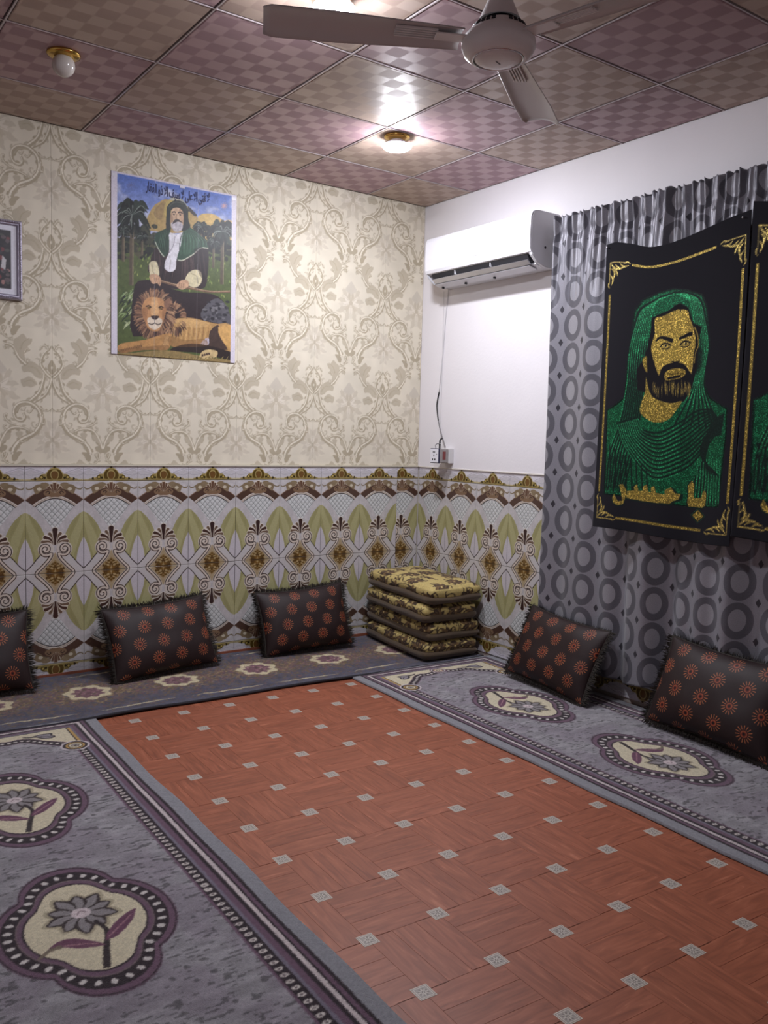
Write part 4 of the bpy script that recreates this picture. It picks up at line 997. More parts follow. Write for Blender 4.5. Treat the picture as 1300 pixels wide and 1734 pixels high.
def make_curtain():
    nx, ny = 620, 240
    s = np.linspace(0, CY0-CY1, nx)[None, :]*np.ones((ny, 1)); v = np.linspace(0, 1, ny)[:, None]*np.ones((1, nx))
    top = np.clip((v-.80)/.20, 0, 1)
    ph = .9*np.sin(s*5.3)+.7*np.sin(s*11.7+1)
    fine = np.sin(2*PI*s/.040+ph*1.6)*.5+np.sin(2*PI*s/.066+ph+1)*.5
    broad = .50*np.sin(2*PI*s/.40+.9*np.sin(s*2.1)+2.6)+.30*np.sin(2*PI*s/.235+1.1+.6*np.sin(s*3))+.2*np.sin(2*PI*s/.145+2*v)
    left = np.clip((s-.05)/.5, .35, 1)
    depth = .072+.062*broad*left*(1-.72*top)+.019*fine*(top**.7)+.004*np.sin(9*v+s*6)
    ruffle = np.clip((v-.972)/.028, 0, 1); pocket = np.exp(-((v-.958)/.010)**2)
    depth += .004*fine*ruffle-.006*pocket
    z = CZ0+(CZ1-CZ0)*v+ruffle*.005*np.sin(2*PI*s/.031)+.012*(1-v)**6*np.sin(s*9)
    y = CY0-s-.006*np.sin(2*PI*s/.40)*(1-top)+.010*(1-v)*np.clip(1-s/.3, 0, 1)
    P = np.stack([-depth, y, z], -1)
    me = grid_mesh('cloth', P, None, None, True)
    uvl = me.uv_layers.new(name='UVMap'); li = np.empty(len(me.loops), np.int32); me.loops.foreach_get('vertex_index', li)
    # cloth runs along the folds: texture follows the arc length
    dl = np.hypot(np.diff(depth[60], axis=0), np.diff(y[60])); arc = np.concatenate([[0], np.cumsum(dl)])
    U = (arc[None, :]*1.12+.115+(1-v)*.012)*np.ones((ny, 1)); V = (z-.0)*1.0+.058
    uvs = np.stack([U, V], -1).reshape(-1, 2)[li]; uvl.data.foreach_set('uv', uvs.astype(np.float32).ravel())
    me.materials.append(M_CURT); return me
t = thing('window_curtain', 'silver grey curtain with ring pattern gathered on a rod by the air conditioner', 'curtain')
co = obj('cloth', make_curtain(), None, t)
sm = co.modifiers.new('thickness', 'SOLIDIFY'); sm.thickness = .0015; sm.offset = -1
obj('curtain_rod', tube('curtain_rod', [(-.030, CY0+.018, CZ0+(CZ1-CZ0)*.958), (-.030, -2.5, CZ0+(CZ1-CZ0)*.958), (-.030, CY1-.02, CZ0+(CZ1-CZ0)*.958)], .006, 8), M_RODMETAL, t)
obj('rod_bracket', tube('rod_bracket', [(.008, CY0+.010, CZ0+(CZ1-CZ0)*.958), (-.034, CY0+.010, CZ0+(CZ1-CZ0)*.958)], .004, 6), M_RODMETAL, t)

# ------------------------------------------------------------------ black banners with glitter print
NW, NH = .80, 1.45
def make_banner():
    cv = Cv(NW, NH, .0031, (24, 23, 29), 2)
    bl, br_, bb, bt = .036, .772, .060, 1.342
    hm = homog([(1036, 455), (1261, 405), (1236, 898), (1018, 880)], [(bl, bt), (br_, bt), (br_, bb), (bl, bb)])
    K1 = lambda pts: hm([(900+x/2.4775, 250+y/2.4775) for x, y in pts])       # wide study
    K2 = lambda pts: hm([(1060+x/5.779, 460+y/5.78) for x, y in pts])          # close study
    GO, GOL, GR, GRL, GRD, BK = (140, 120, 56), (160, 140, 76), (20, 78, 50), (40, 124, 80), (8, 26, 21), (20, 18, 22)
    gk = dict(gl=1.0)
    # border bars
    wd = .0125
    for (a, b) in (((bl, bb+.13), (bl, bt-.15)), ((br_, bb+.13), (br_, bt-.13)), ((bl+.13, bt), (br_-.14, bt)), ((bl+.12, bb), (br_-.14, bb))):
        cv.stroke([a, b], wd, GO, raw=True, **gk)
    # corner leaf sprays
    for sx, x0 in ((1, bl-.006), (-1, br_+.006)):
        for sy, y0 in ((1, bb-.008), (-1, bt+.008)):
            Q = lambda p: (x0+sx*p[0], y0+sy*p[1])
            cv.stroke([Q((0, .105)), Q((0, 0)), Q((.105, 0))], .006, GOL, raw=True, **gk)
            for pts, w_ in (([(.004, .004), (.03, .03), (.06, .035)], .016), ([(.01, .03), (.03, .05), (.025, .085)], .016), ([(.03, .01), (.06, .03), (.09, .022)], .015),
                            ([(.004, .06), (.022, .085), (.012, .115)], .014), ([(.06, .004), (.085, .02), (.118, .012)], .014), ([(.0, .09), (-.006, .11), (.004, .128)], .010), ([(.09, .0), (.11, -.004), (.128, .006)], .010),
                            ([(.02, .02), (.045, .05), (.05, .07)], .012)):
                cv.stroke([Q(p) for p in pts], w_*.72, GOL, taper='leaf', **gk)
    # --- robe silhouette
    robe = [(322, 1110), (360, 1085), (395, 1050), (405, 900), (420, 780), (432, 680), (470, 620), (530, 585), (590, 568), (650, 578), (715, 605), (735, 660), (742, 740), (748, 830), (728, 920), (728, 990), (750, 1040), (790, 1065), (830, 1085), (828, 1200), (800, 1500), (640, 1500), (318, 1468)]
    cv.poly(K1(robe), GRD, **gk)
    inner = [(328, 1114), (365, 1090), (400, 1056), (411, 900), (426, 782), (438, 684), (474, 626), (532, 592), (590, 575), (648, 585), (709, 611), (728, 662), (735, 740), (741, 830), (721, 920), (721, 990), (744, 1046), (786, 1071), (823, 1091), (821, 1200), (793, 1494), (640, 1494), (325, 1462)]
    cv.poly(K1(inner), GR, **gk)
    D = lambda pts, w_=.0088, K=K1: cv.stroke(K(pts), w_, GRD, gl=.5, n=8)
    Lt = lambda pts, w_=.004, K=K1: cv.stroke(K(pts), w_*1.5, GRL, gl=1.0, n=8)
    # hood folds, left fall
    for k in range(9):
        t_ = k/8
        D([(600-60*t_, 585+20*t_), (520-58*t_, 622+40*t_), (470-36*t_+20*(1-t_), 720+20*t_), (488-70*t_, 850), (470-60*t_, 1000), (456-70*t_, 1150), (430-90*t_, 1300), (400-70*t_, 1440)])
        Lt([(596-60*t_, 592+20*t_), (524-58*t_, 630+40*t_), (476-36*t_+20*(1-t_), 724+20*t_), (482-66*t_, 850), (464-60*t_, 1000), (448-70*t_, 1150), (422-90*t_, 1300)], .003)
    # hood folds, right fall
    for k in range(7):
        t_ = k/6
        D([(600+30*t_, 585), (660+40*t_, 620), (682+44*t_, 700), (690+48*t_, 820), (684+40*t_, 920), (676+48*t_, 1000), (640+120*t_, 1080+20*t_), (600+200*t_, 1160+10*t_)])
        Lt([(604+30*t_, 592), (656+40*t_, 628), (676+44*t_, 704), (696+42*t_, 820), (690+34*t_, 920), (670+48*t_, 1000), (632+120*t_, 1080+20*t_)], .003)
    # cowl folds under the neck
    for k in range(12):
        t_ = k/11
        D([(448-80*t_, 1130+30*t_), (470-70*t_, 1185+70*t_), (540-30*t_, 1195+185*t_), (620+10*t_, 1150+200*t_), (690+20*t_, 1100+180*t_), (760+50*t_, 1090+60*t_)])
        Lt([(450-80*t_, 1138+32*t_), (476-70*t_, 1196+72*t_), (540-30*t_, 1207+186*t_), (616+10*t_, 1162+200*t_)], .003)
    for k in range(9):
        t_ = k/8
        D([(815-10*t_, 1110+80*t_), (760-40*t_, 1150+80*t_), (720-20*t_+20, 1260+40*t_), (690+110*t_, 1380), (680+115*t_, 1490)])
        Lt([(700+100*t_, 1300), (695+105*t_, 1400), (690+108*t_, 1485)], .003)
    for k in range(8):
        t_ = k/7; D([(340+150*t_, 1260+90*t_), (345+150*t_, 1380+40*t_), (335+170*t_, 1450+25*t_)]); 
    # hair behind and neck
    cv.poly(K2([(250, 420), (300, 390), (430, 330), (470, 290), (520, 270), (600, 320), (650, 480), (730, 520), (700, 700), (690, 900), (640, 1120), (560, 1260), (430, 1290), (250, 1240), (190, 1180), (120, 1160), (110, 960), (180, 840), (215, 700), (240, 560)]), BK, gl=0)
    cv.poly(K2([(200, 1000), (190, 1180), (150, 1310), (150, 1390), (220, 1450), (310, 1478), (420, 1440), (480, 1360), (540, 1255), (430, 1280), (260, 1220), (205, 1060)]), GO, gl=1.0, smooth=3)
    # ear
    cv.poly(K2([(165, 850), (200, 815), (212, 880), (218, 970), (195, 970), (172, 905)]), GO, gl=1, smooth=3)
    # face
    cv.poly(K2([(285, 420), (360, 400), (430, 360), (500, 335), (590, 350), (610, 420), (640, 500), (660, 580), (672, 680), (650, 800), (640, 930), (600, 1090), (480, 1180), (380, 1120), (320, 1010), (275, 880), (245, 740), (262, 640), (280, 580), (275, 500)]), (160, 136, 64), gl=1.0, smooth=3)
    cv.poly(K2([(300, 440), (420, 370), (470, 470), (430, 600), (310, 600), (290, 520)]), (138, 116, 54), .5, gl=1.0, smooth=3)
    cv.poly(K2([(600, 420), (640, 520), (658, 640), (650, 760), (600, 800), (570, 640)]), (134, 112, 52), .5, gl=1.0, smooth=3)
    cv.stroke(K2([(660, 520), (690, 600), (700, 700), (670, 780), (660, 880)]), .006, GO, gl=1, taper=(1, .5))
    # beard and moustache
    cv.poly(K2([(205, 860), (240, 740), (262, 870), (300, 960), (320, 1010), (345, 930), (400, 890), (480, 872), (560, 890), (605, 950), (635, 1000), (640, 1090), (590, 1190), (520, 1258), (430, 1268), (330, 1250), (260, 1190), (215, 1080), (210, 960)]), BK, gl=0, smooth=3)
    g = np.random.default_rng(3)
    for k in range(46):
        x = 240+380*g.random(); y0 = 1040+90*g.random()
        cv.stroke(K2([(x, y0), (x+(x-430)*.06, y0+50), (x+(x-430)*.03, y0+90+40*g.random())]), .0034, (122, 104, 52), gl=.8, taper='leaf')
    cv.poly(K2([(375, 985), (420, 945), (490, 930), (560, 945), (575, 985), (530, 1025), (450, 1045), (385, 1050)]), (140, 118, 54), gl=1.0, smooth=3)
    cv.stroke(K2([(390, 985), (450, 990), (500, 980), (555, 985)]), .005, (72, 58, 30)); cv.stroke(K2([(400, 1035), (470, 1020), (530, 1005)]), .012, BK)
    # brows, eyes, nose
    cv.stroke(K2([(290, 660), (325, 622), (380, 628), (450, 655)]), .019, BK, gl=0, taper=(.5, 1.1)); cv.stroke(K2([(508, 635), (570, 608), (610, 590), (642, 588)]), .019, BK, gl=0, taper=(.7, 1.1))
    for (x, y, s) in ((380, 706, 1), (572, 686, .95)):
        cv.ell(K2([(x, y)])[0], .0085*s, .0068*s, (196, 176, 110), n=14); cv.ell(K2([(x+2, y-2)])[0], .0060, .0062, BK, gl=0, n=12)
        cv.stroke(K2([(x-52, y+14), (x-22, y-22), (x+22, y-24), (x+50, y-4)]), .0080, BK, gl=0); cv.stroke(K2([(x-42, y+24), (x, y+32), (x+44, y+10)]), .0055, BK, gl=0)
    cv.stroke(K2([(440, 862), (468, 868), (500, 866), (515, 856)]), .0075, BK, gl=0); cv.stroke(K2([(520, 700), (530, 780), (520, 850)]), .003, (120, 98, 46))
    cv.stroke(K2([(470, 350), (490, 310), (520, 300)]), .006, BK); cv.stroke(K2([(520, 360), (540, 315), (580, 310)]), .006, BK)
    # lettering at the foot: gold with dark outline
    K3 = lambda pts: hm([(1000+x/4.333, 760+y/4.333) for x, y in pts])
    words = [[(718, 262), (748, 222), (765, 250), (760, 350), (820, 345), (835, 300), (850, 290), (862, 320), (855, 400), (830, 415), (725, 410), (715, 380), (722, 330)],
             [(285, 325), (340, 318), (338, 290), (358, 270), (370, 318), (402, 318), (402, 285), (428, 270), (442, 322), (462, 322), (462, 285), (484, 275), (496, 325), (560, 335), (560, 300), (600, 278), (630, 322), (668, 322), (655, 362), (615, 378), (590, 400), (400, 392), (290, 378), (272, 362)],
             [(200, 350), (215, 385), (232, 405), (258, 400), (250, 345), (240, 300), (232, 282), (260, 275), (285, 320), (278, 380), (262, 425), (225, 435), (195, 415), (188, 380)]]
    for p in words:
        P = K3(p); c0 = P.mean(0); cv.poly(c0+(P-c0)*1.10+np.array([0, -.002]), (12, 30, 24), gl=.2); cv.poly(P, GO, gl=1.0)
    for s, c in ((1.35, (26, 60, 44)), (1.15, BK), (1.0, GO)):
        q = K3([(798, 475)])[0]; r = .032*s; cv.poly([(q[0]-r, q[1]), (q[0], q[1]-r*.82), (q[0]+r, q[1]), (q[0], q[1]+r*.82)], c, gl=1.0)
    for dx, dy in ((0, .016), (0, -.016)):
        cv.ell((q[0]+dx, q[1]+dy*.8), .004, .004, BK, n=8)
    return cv
cvN = make_banner(); cN = cvN.final()
def banner_mesh(top_fn, seed, st=1):
    s = np.linspace(0, NW, cvN.nx)[None, :]*np.ones((cvN.ny, 1)); v = np.linspace(0, 1, cvN.ny)[:, None]*np.ones((1, cvN.nx))
    z = NH*v+top_fn(s)*v**3
    d = .010*np.sin(s*8.5+seed+1.2*v)*(1.15-.6*v)+.006*np.sin(s*19+2*seed)*(1-v)**2+.012*(1-v)
    bot = .010*np.sin(s*6+1.0+seed)*(1-v)**4
    y = -s-.008*np.sin(v*3)
    P = np.stack([-d, y, z+bot], -1)
    me = grid_mesh('banner_cloth', P[::st, ::st], cN[::st, ::st], (.0022, 0, 0), back=False); me.materials.append(M_BANNER); return me
def smooth_top(xs, ys):
    c = cr(list(zip(xs, ys)), 12); return lambda s: np.interp(s, c[:, 0], c[:, 1])
f1 = smooth_top([0, .06, .16, .27, .40, .55, .68, .8], [.0, .004, -.020, -.052, -.048, -.022, .004, .022])
f2 = smooth_top([0, .1, .3, .55, .8], [.022, .0, -.05, -.02, .02])
t = thing('wall_banner', 'black banner with bearded figure in green cloak pinned over the curtain', 'banner', (-.143, -1.700, .920))
obj('cloth', banner_mesh(f1, 0.0), None, t)
obj('pin', lathe('pin', [(0, .004), (.004, .003), (.005, 0), (.004, -.002), (0, -.003)], 10), M_CHROME, t, (-.014, -.012, 1.435), (0, -PI/2, 0))
obj('pin', lathe('pin', [(0, .004), (.004, .003), (.005, 0), (.004, -.002), (0, -.003)], 10), M_CHROME, t, (-.012, -.765, 1.444), (0, -PI/2, 0))
t = thing('wall_banner', 'second black banner cut off by the right edge of the photo', 'banner', (-.141, -2.504, .955))
obj('cloth', banner_mesh(f2, 1.4, 2), None, t)

# ------------------------------------------------------------------ poster (print) on the back wall
OW, OH = .733, .967
def make_poster():
    cv = Cv(OW, OH, .0030, (214, 208, 218), 2)
    il, ir, ib, it = .034, .703, .008, .957
    hm = homog([(215, 145), (1058, 300), (1050, 1512), (213, 1465)], [(il, it), (ir, it), (ir, ib), (il, ib)])
    px = (ir-il)/840
    K = lambda pts: hm(np.asarray(pts, float))
    def pg(pts, col, al=1.0, sm=3): cv.poly(K(pts), col, al, smooth=sm)
    def st(pts, w_, col, taper=None, al=1.0): cv.stroke(K(pts), w_*px, col, al, taper=taper, n=6)
    def el(c, rx, ry, col, al=1.0, rot=0): q = K([c])[0]; cv.ell(q, rx*px, ry*px, col, al, rot=rot, n=22)
    g = np.random.default_rng(17)
    # sky
    j0, j1 = int(ib/OH*cv.H), int(it/OH*cv.H); i0, i1 = int(il/OW*cv.W), int(ir/OW*cv.W)
    v = np.linspace(0, 1, j1-j0)[:, None, None]; sky = np.array((186, 190, 212))*(1-v)+np.array((92, 118, 190))*v
    v2 = np.clip((v-.55)/.45, 0, 1); sky = np.array((196, 192, 204))*(1-v2)+np.array((86, 112, 186))*v2
    n = noise2(j1-j0, i1-i0, 40, 3, 2.4)+.5*noise2(j1-j0, i1-i0, 16, 4, 2.0)
    xx = np.linspace(0, 1, i1-i0)[None, :]
    cl = np.clip((n-.62-.35*xx)*2.2, 0, .75)[..., None]
    cv.a[j0:j1, i0:i1, :3] = sky*(1-cl)+np.array((214, 212, 222))*cl
    # mountains
    pg([(440, 560), (470, 400), (520, 355), (570, 328), (640, 345), (700, 370), (760, 400), (800, 450), (820, 560)], (170, 144, 92), sm=2)
    pg([(740, 380), (800, 438), (790, 450), (760, 430), (735, 400)], (60, 56, 54)); pg([(480, 430), (560, 345), (540, 480)], (140, 116, 80), .7)
    pg([(800, 560), (810, 450), (880, 428), (940, 440), (1000, 480), (1060, 480), (1060, 640), (800, 640)], (196, 166, 100), sm=2)
    el((655, 430), 94, 112, (196, 180, 100), .45); el((655, 436), 76, 96, (206, 194, 112), .5)
    # ground and bushes
    pg([(205, 640), (400, 620), (700, 620), (1065, 620), (1065, 1520), (205, 1480)], (78, 90, 50), sm=0)
    for k in range(150):
        x = 215+840*g.random(); y = 610+150*g.random(); el((x, y), 14+18*g.random(), 9+12*g.random(), [(38, 42, 34), (52, 58, 42), (30, 32, 30), (78, 76, 56)][k % 4])
    for k in range(150):
        x = 215+840*g.random(); y = 750+300*g.random(); st([(x, y), (x+20*(g.random()-.5), y-24)], 7, [(126, 146, 72), (96, 118, 58), (150, 160, 92), (70, 86, 46)][k % 4], 'leaf')
    for k in range(60):
        x = 215+130*g.random(); y = 1000+260*g.random(); st([(x, y+30), (x+25, y), (x+70*(g.random()), y-30*g.random())], 9, [(128, 150, 100), (60, 78, 50), (40, 48, 40), (170, 180, 140)][k % 4], 'leaf')
    for k in range(120):
        x = 215+290*g.random() if k % 2 else 810+245*g.random(); y = 520+190*g.random(); el((x, y), 16+16*g.random(), 10+10*g.random(), [(22, 26, 24), (34, 40, 34), (18, 20, 20), (58, 60, 48)][k % 4])
    # palms
    for (cx, cy, R, t0, t1, tw) in ((325, 450, 160, 560, 965, 30), (262, 560, 60, 610, 790, 18), (402, 600, 50, 640, 740, 14), (990, 560, 120, 640, 945, 26), (925, 640, 60, 680, 825, 16), (835, 530, 70, 580, 640, 12)):
        st([(cx, t0-40), (cx-4, (t0+t1)/2), (cx-6, t1)], tw, (84, 74, 60)); st([(cx+tw*.25, t0), (cx+tw*.2, t1)], tw*.3, (126, 114, 92))
        for k in range(64):
            a = g.random()*2*PI; r = R*(.5+.55*g.random())
            st([(cx, cy), (cx+.55*r*math.cos(a), cy+.5*r*math.sin(a)-r*.22), (cx+r*math.cos(a), cy+.75*r*math.sin(a)+r*.25)], R*.17, [(20, 25, 24), (30, 37, 33), (16, 19, 20), (44, 54, 48)][k % 4], 'leaf')
        for k in range(9):
            a = g.random()*2*PI; r = R*(.5+.4*g.random())
            st([(cx, cy), (cx+.55*r*math.cos(a), cy+.5*r*math.sin(a)-r*.2), (cx+r*math.cos(a), cy+.7*r*math.sin(a)+r*.22)], R*.035, (124, 134, 126), 'leaf')
    # dark cloth / rock mass
    pg([(345, 960), (400, 925), (470, 925), (560, 965), (700, 1005), (860, 1010), (960, 1035), (1030, 1120), (1050, 1240), (900, 1250), (740, 1210), (600, 1300), (330, 1340), (320, 1150)], (44, 32, 36), sm=2)
    pg([(840, 1140), (900, 1070), (960, 1048), (1020, 1100), (1048, 1180), (1045, 1240), (930, 1225), (840, 1195)], (84, 82, 88))
    for k in range(40):
        x, y = 860+170*g.random(), 1070+150*g.random(); el((x, y), 9+10*g.random(), 6+7*g.random(), [(60, 58, 64), (112, 110, 114), (44, 42, 48)][k % 3])
    # brown robe
    pg([(455, 800), (470, 740), (520, 660), (600, 600), (720, 590), (850, 640), (886, 700), (882, 860), (862, 970), (780, 980), (640, 985), (520, 960), (440, 850)], (46, 33, 36), sm=2)
    for k in range(30):
        x = 520+330*g.random(); st([(x, 690+60*g.random()), (x+10, 800), (x+(x-650)*.15, 930)], 7, (78, 60, 60) if k % 2 else (30, 20, 24), 'leaf')
    # white shirt
    pg([(600, 570), (650, 590), (700, 565), (690, 640), (672, 700), (650, 780), (645, 840), (605, 862), (565, 835), (570, 780), (596, 720), (600, 650)], (214, 212, 218), sm=2)
    st([(640, 600), (630, 660), (600, 720)], 6, (160, 156, 166)); st([(620, 640), (690, 655)], 4, (176, 172, 180)); st([(610, 770), (600, 840)], 5, (166, 160, 160)); st([(560, 740), (640, 745)], 10, (60, 46, 46)) if False else None
    # green cloak
    pg([(590, 470), (580, 540), (505, 575), (490, 640), (520, 700), (560, 752), (590, 720), (600, 660), (596, 590), (612, 540)], (38, 62, 48), sm=2)
    pg([(735, 450), (745, 520), (775, 548), (850, 610), (888, 682), (840, 680), (775, 730), (690, 776), (655, 770), (672, 700), (692, 640), (700, 560), (690, 480)], (44, 74, 56), sm=2)
    for k in range(18):
        x = 690+180*k/17; st([(715+30*k/17, 540), (x-10, 620), (x-20+20*k/17, 745-70*k/17)], 5, (74, 108, 84) if k % 2 else (26, 44, 36), 'leaf')
    for k in range(8): st([(585-6*k, 560), (570-6*k, 640), (580-10*k, 720-6*k)], 5, (70, 100, 80) if k % 2 else (24, 42, 34), 'leaf')
    st([(660, 772), (700, 772), (775, 728), (830, 682), (885, 684)], 7, (196, 196, 176)); st([(495, 640), (525, 702), (562, 752)], 6, (186, 190, 170))
    # headcloth, face, beard
    pg([(578, 430), (590, 370), (640, 338), (700, 348), (735, 400), (740, 480), (752, 530), (690, 560), (700, 470), (660, 395), (612, 410), (606, 500), (600, 550), (575, 545)], (38, 42, 40), sm=3)
    pg([(610, 430), (625, 396), (665, 390), (698, 420), (704, 480), (695, 530), (655, 560), (620, 540), (608, 490)], (198, 168, 138))
    pg([(668, 400), (700, 430), (704, 500), (680, 480)], (168, 136, 110), .6)
    pg([(608, 440), (622, 430), (626, 520), (640, 555), (616, 545), (606, 500)], (150, 118, 94), .7); pg([(612, 505), (640, 492), (688, 500), (697, 535), (675, 562), (645, 566), (618, 542)], (176, 170, 176))
    for k in range(16): st([(622+5*k, 510), (624+4.6*k, 540), (630+3.6*k, 562)], 3, (206, 200, 206) if k % 2 else (130, 122, 128), 'leaf')
    st([(622, 510), (640, 490), (662, 482), (696, 500)], 18, (58, 48, 50), 'leaf'); st([(618, 425), (636, 420), (648, 428)], 8, (44, 34, 34)); st([(662, 428), (680, 422), (696, 432)], 8, (44, 34, 34))
    el((632, 440), 8, 4, (40, 30, 32)); el((678, 442), 8, 4, (40, 30, 32)); st([(655, 435), (648, 465), (660, 474)], 5, (150, 116, 92))
    st([(588, 400), (640, 366), (700, 372), (736, 420)], 26, (46, 52, 48)); st([(592, 385), (640, 350), (705, 358)], 8, (74, 78, 72))
    # sleeves, hands, sword
    pg([(452, 800), (490, 782), (512, 800), (526, 880), (490, 905), (458, 890)], (204, 194, 160)); pg([(735, 870), (780, 842), (825, 850), (840, 900), (825, 950), (780, 972), (715, 935)], (208, 198, 162))
    st([(470, 810), (480, 860), (500, 890)], 5, (150, 140, 112)); st([(760, 870), (800, 890), (810, 940)], 6, (156, 146, 118))
    st([(525, 925), (640, 955), (800, 985), (900, 1000), (1048, 996)], 17, (110, 84, 66)); st([(525, 922), (700, 962), (900, 996), (1045, 992)], 5, (176, 150, 120))
    pg([(455, 885), (505, 878), (540, 915), (532, 965), (510, 945), (480, 950), (460, 925)], (186, 150, 120)); pg([(652, 955), (690, 918), (735, 922), (742, 960), (700, 988), (665, 978)], (190, 154, 124))
    for k in range(3): st([(490+14*k, 905), (500+14*k, 950)], 3, (120, 90, 72)); st([(672+16*k, 940), (668+16*k, 980)], 3, (120, 90, 72))
    # lion
    pg([(600, 1230), (740, 1192), (860, 1215), (960, 1235), (1055, 1240), (1055, 1450), (960, 1420), (860, 1400), (700, 1405), (600, 1400)], (180, 142, 90), sm=2)
    pg([(960, 1240), (900, 1290), (890, 1350), (860, 1395), (950, 1410), (1030, 1425), (990, 1330)], (70, 54, 48), sm=2); pg([(960, 1260), (1055, 1245), (1055, 1420), (985, 1350)], (198, 156, 96), sm=2)
    pg([(830, 1385), (885, 1335), (890, 1390)], (196, 190, 206)); pg([(690, 1395), (830, 1385), (1055, 1440), (1055, 1500), (800, 1450), (600, 1440)], (46, 36, 34), sm=2)
    for k in range(14): st([(650+18*k, 1215+2*k), (655+18*k, 1290), (650+17*k, 1385)], 6, (150, 110, 70) if k % 2 else (206, 166, 110), 'leaf')
    for k in range(420):                                                                # mane
        a = g.random()*2*PI; r0_ = .45+.2*g.random(); r1 = .85+.22*g.random()
        cx, cy, rx, ry = 495, 1165, 158, 192
        if g.random() < .25: cx, cy, rx, ry = 620, 1200, 120, 140
        st([(cx+rx*r0_*math.cos(a), cy+ry*r0_*math.sin(a)), (cx+rx*.8*math.cos(a+.08), cy+ry*.8*math.sin(a+.08)), (cx+rx*r1*math.cos(a+.12), cy+ry*r1*math.sin(a+.12)+14)], 12,
           [(122, 90, 70), (96, 68, 56), (146, 110, 84), (70, 50, 44), (164, 130, 100)][k % 5], 'leaf')
    pg([(400, 1110), (430, 1060), (490, 1045), (550, 1065), (580, 1120), (560, 1210), (530, 1285), (490, 1300), (445, 1280), (415, 1220), (396, 1160)], (184, 136, 92))
    pg([(396, 1140), (440, 1130), (430, 1250), (445, 1280), (412, 1220)], (140, 98, 68), .6); pg([(580, 1120), (548, 1130), (545, 1230), (530, 1285), (562, 1210)], (140, 98, 68), .6)
    pg([(470, 1060), (510, 1060), (520, 1180), (465, 1180)], (206, 164, 116), .8); pg([(560, 1085), (600, 1050), (610, 1095), (575, 1130)], (130, 96, 76)); pg([(415, 1070), (390, 1045), (400, 1100)], (110, 80, 66))
    pg([(438, 1205), (490, 1195), (545, 1210), (535, 1260), (490, 1288), (448, 1262)], (212, 196, 176)); pg([(462, 1186), (522, 1186), (505, 1212), (482, 1212)], (54, 38, 38))
    st([(492, 1210), (492, 1238)], 5, (48, 36, 36)); st([(442, 1240), (470, 1248), (492, 1238), (515, 1250), (540, 1238)], 6, (48, 36, 36))
    st([(425, 1118), (448, 1112), (466, 1124)], 9, (48, 34, 32)); st([(520, 1126), (538, 1116), (556, 1124)], 9, (48, 34, 32)); el((447, 1128), 11, 7, (40, 28, 28)); el((538, 1132), 11, 7, (40, 28, 28)); el((446, 1128), 6, 5, (178, 140, 60)); el((537, 1132), 6, 5, (178, 140, 60)); el((446, 1128), 2.6, 3.4, (16, 12, 12)); el((537, 1132), 2.6, 3.4, (16, 12, 12))
    pg([(213, 1430), (240, 1395), (330, 1378), (430, 1360), (560, 1318), (622, 1318), (610, 1390), (585, 1435), (500, 1436), (400, 1440), (250, 1466)], (178, 134, 84), sm=2)
    for k in range(10): st([(560+6*k, 1320), (560+4*k, 1370), (540+5*k, 1425)], 5, (210, 172, 120) if k % 2 else (140, 102, 66), 'leaf')
    for k in range(14): st([(230+12*k, 1440-3*k), (240+12*k, 1455-3*k)], 6, (104, 74, 54))
    pg([(205, 1462), (330, 1462), (480, 1442), (640, 1440), (860, 1480), (1060, 1500), (1060, 1530), (205, 1490)], (140, 120, 78), sm=2)
    pg([(825, 1470), (850, 1436), (900, 1424), (955, 1438), (945, 1478), (880, 1492), (838, 1488)], (200, 176, 128)); 
    for k in range(4): el((846+16*k, 1468-4*k), 8, 9, (78, 60, 54))
    for k in range(80): x = 220+820*g.random(); st([(x, 1480+30*g.random()), (x+12, 1470+30*g.random())], 4, [(166, 146, 96), (104, 90, 58)][k % 2])
    # modelling: shaded flanks and brushwork
    pg([(600, 1330), (720, 1360), (860, 1345), (880, 1400), (700, 1410), (600, 1405)], (120, 86, 54), .45, 2); pg([(640, 1215), (760, 1200), (900, 1232), (840, 1265), (700, 1260)], (214, 178, 124), .4, 2)
    pg([(215, 1440), (420, 1415), (590, 1400), (585, 1436), (400, 1442), (250, 1466)], (116, 84, 56), .5, 2); pg([(780, 690), (880, 700), (878, 900), (820, 880)], (30, 20, 24), .4, 2)
    pg([(690, 600), (760, 570), (820, 620), (790, 680), (710, 740)], (72, 108, 82), .35, 2)
    nb2 = noise2(cv.H, cv.W, 11, 91)*.6+noise2(cv.H, cv.W, 5, 92)*.4
    cv.a[..., :3] *= (.87+.23*nb2)[..., None]
    # sun-like monograms and pasted seams
    for k in range(10): st([(1000, 372), (1000+26*math.cos(k*.63), 372+26*math.sin(k*.63))], 4, (190, 150, 150)); st([(315, 232), (315+34*math.cos(k*.7), 232+26*math.sin(k*.7))], 4, (96, 104, 150))
    for x0, y0, x1, y1 in ((495, 196, 488, 1490), (812, 255, 800, 1500)): st([(x0, y0), (x1, y1)], 2.2, (176, 172, 180), al=.6)
    st([(215, 580), (500, 610)], 2.2, (150, 150, 150), al=.5)
    # paper margins cut clean
    cv.map = None
    for r in (((0, 0), (il, 0), (il, OH), (0, OH)), ((ir, 0), (OW, 0), (OW, OH), (ir, OH)), ((0, it), (OW, it), (OW, OH), (0, OH))): cv.poly(r, (208, 202, 214))
    cv.speckle(.06, 2, 88)
    return cv
cvO = make_poster(); PO, cO = flat_grid(cvO)
PO[..., 2] = .0025+.0018*np.sin(PO[..., 0]*9)*np.sin(PO[..., 1]*7+1)
t = thing('poster', 'poster of bearded man in green cloak behind a lying lion on the wallpaper', 'poster', (-2.128, .0055, 1.778), UPR_A)
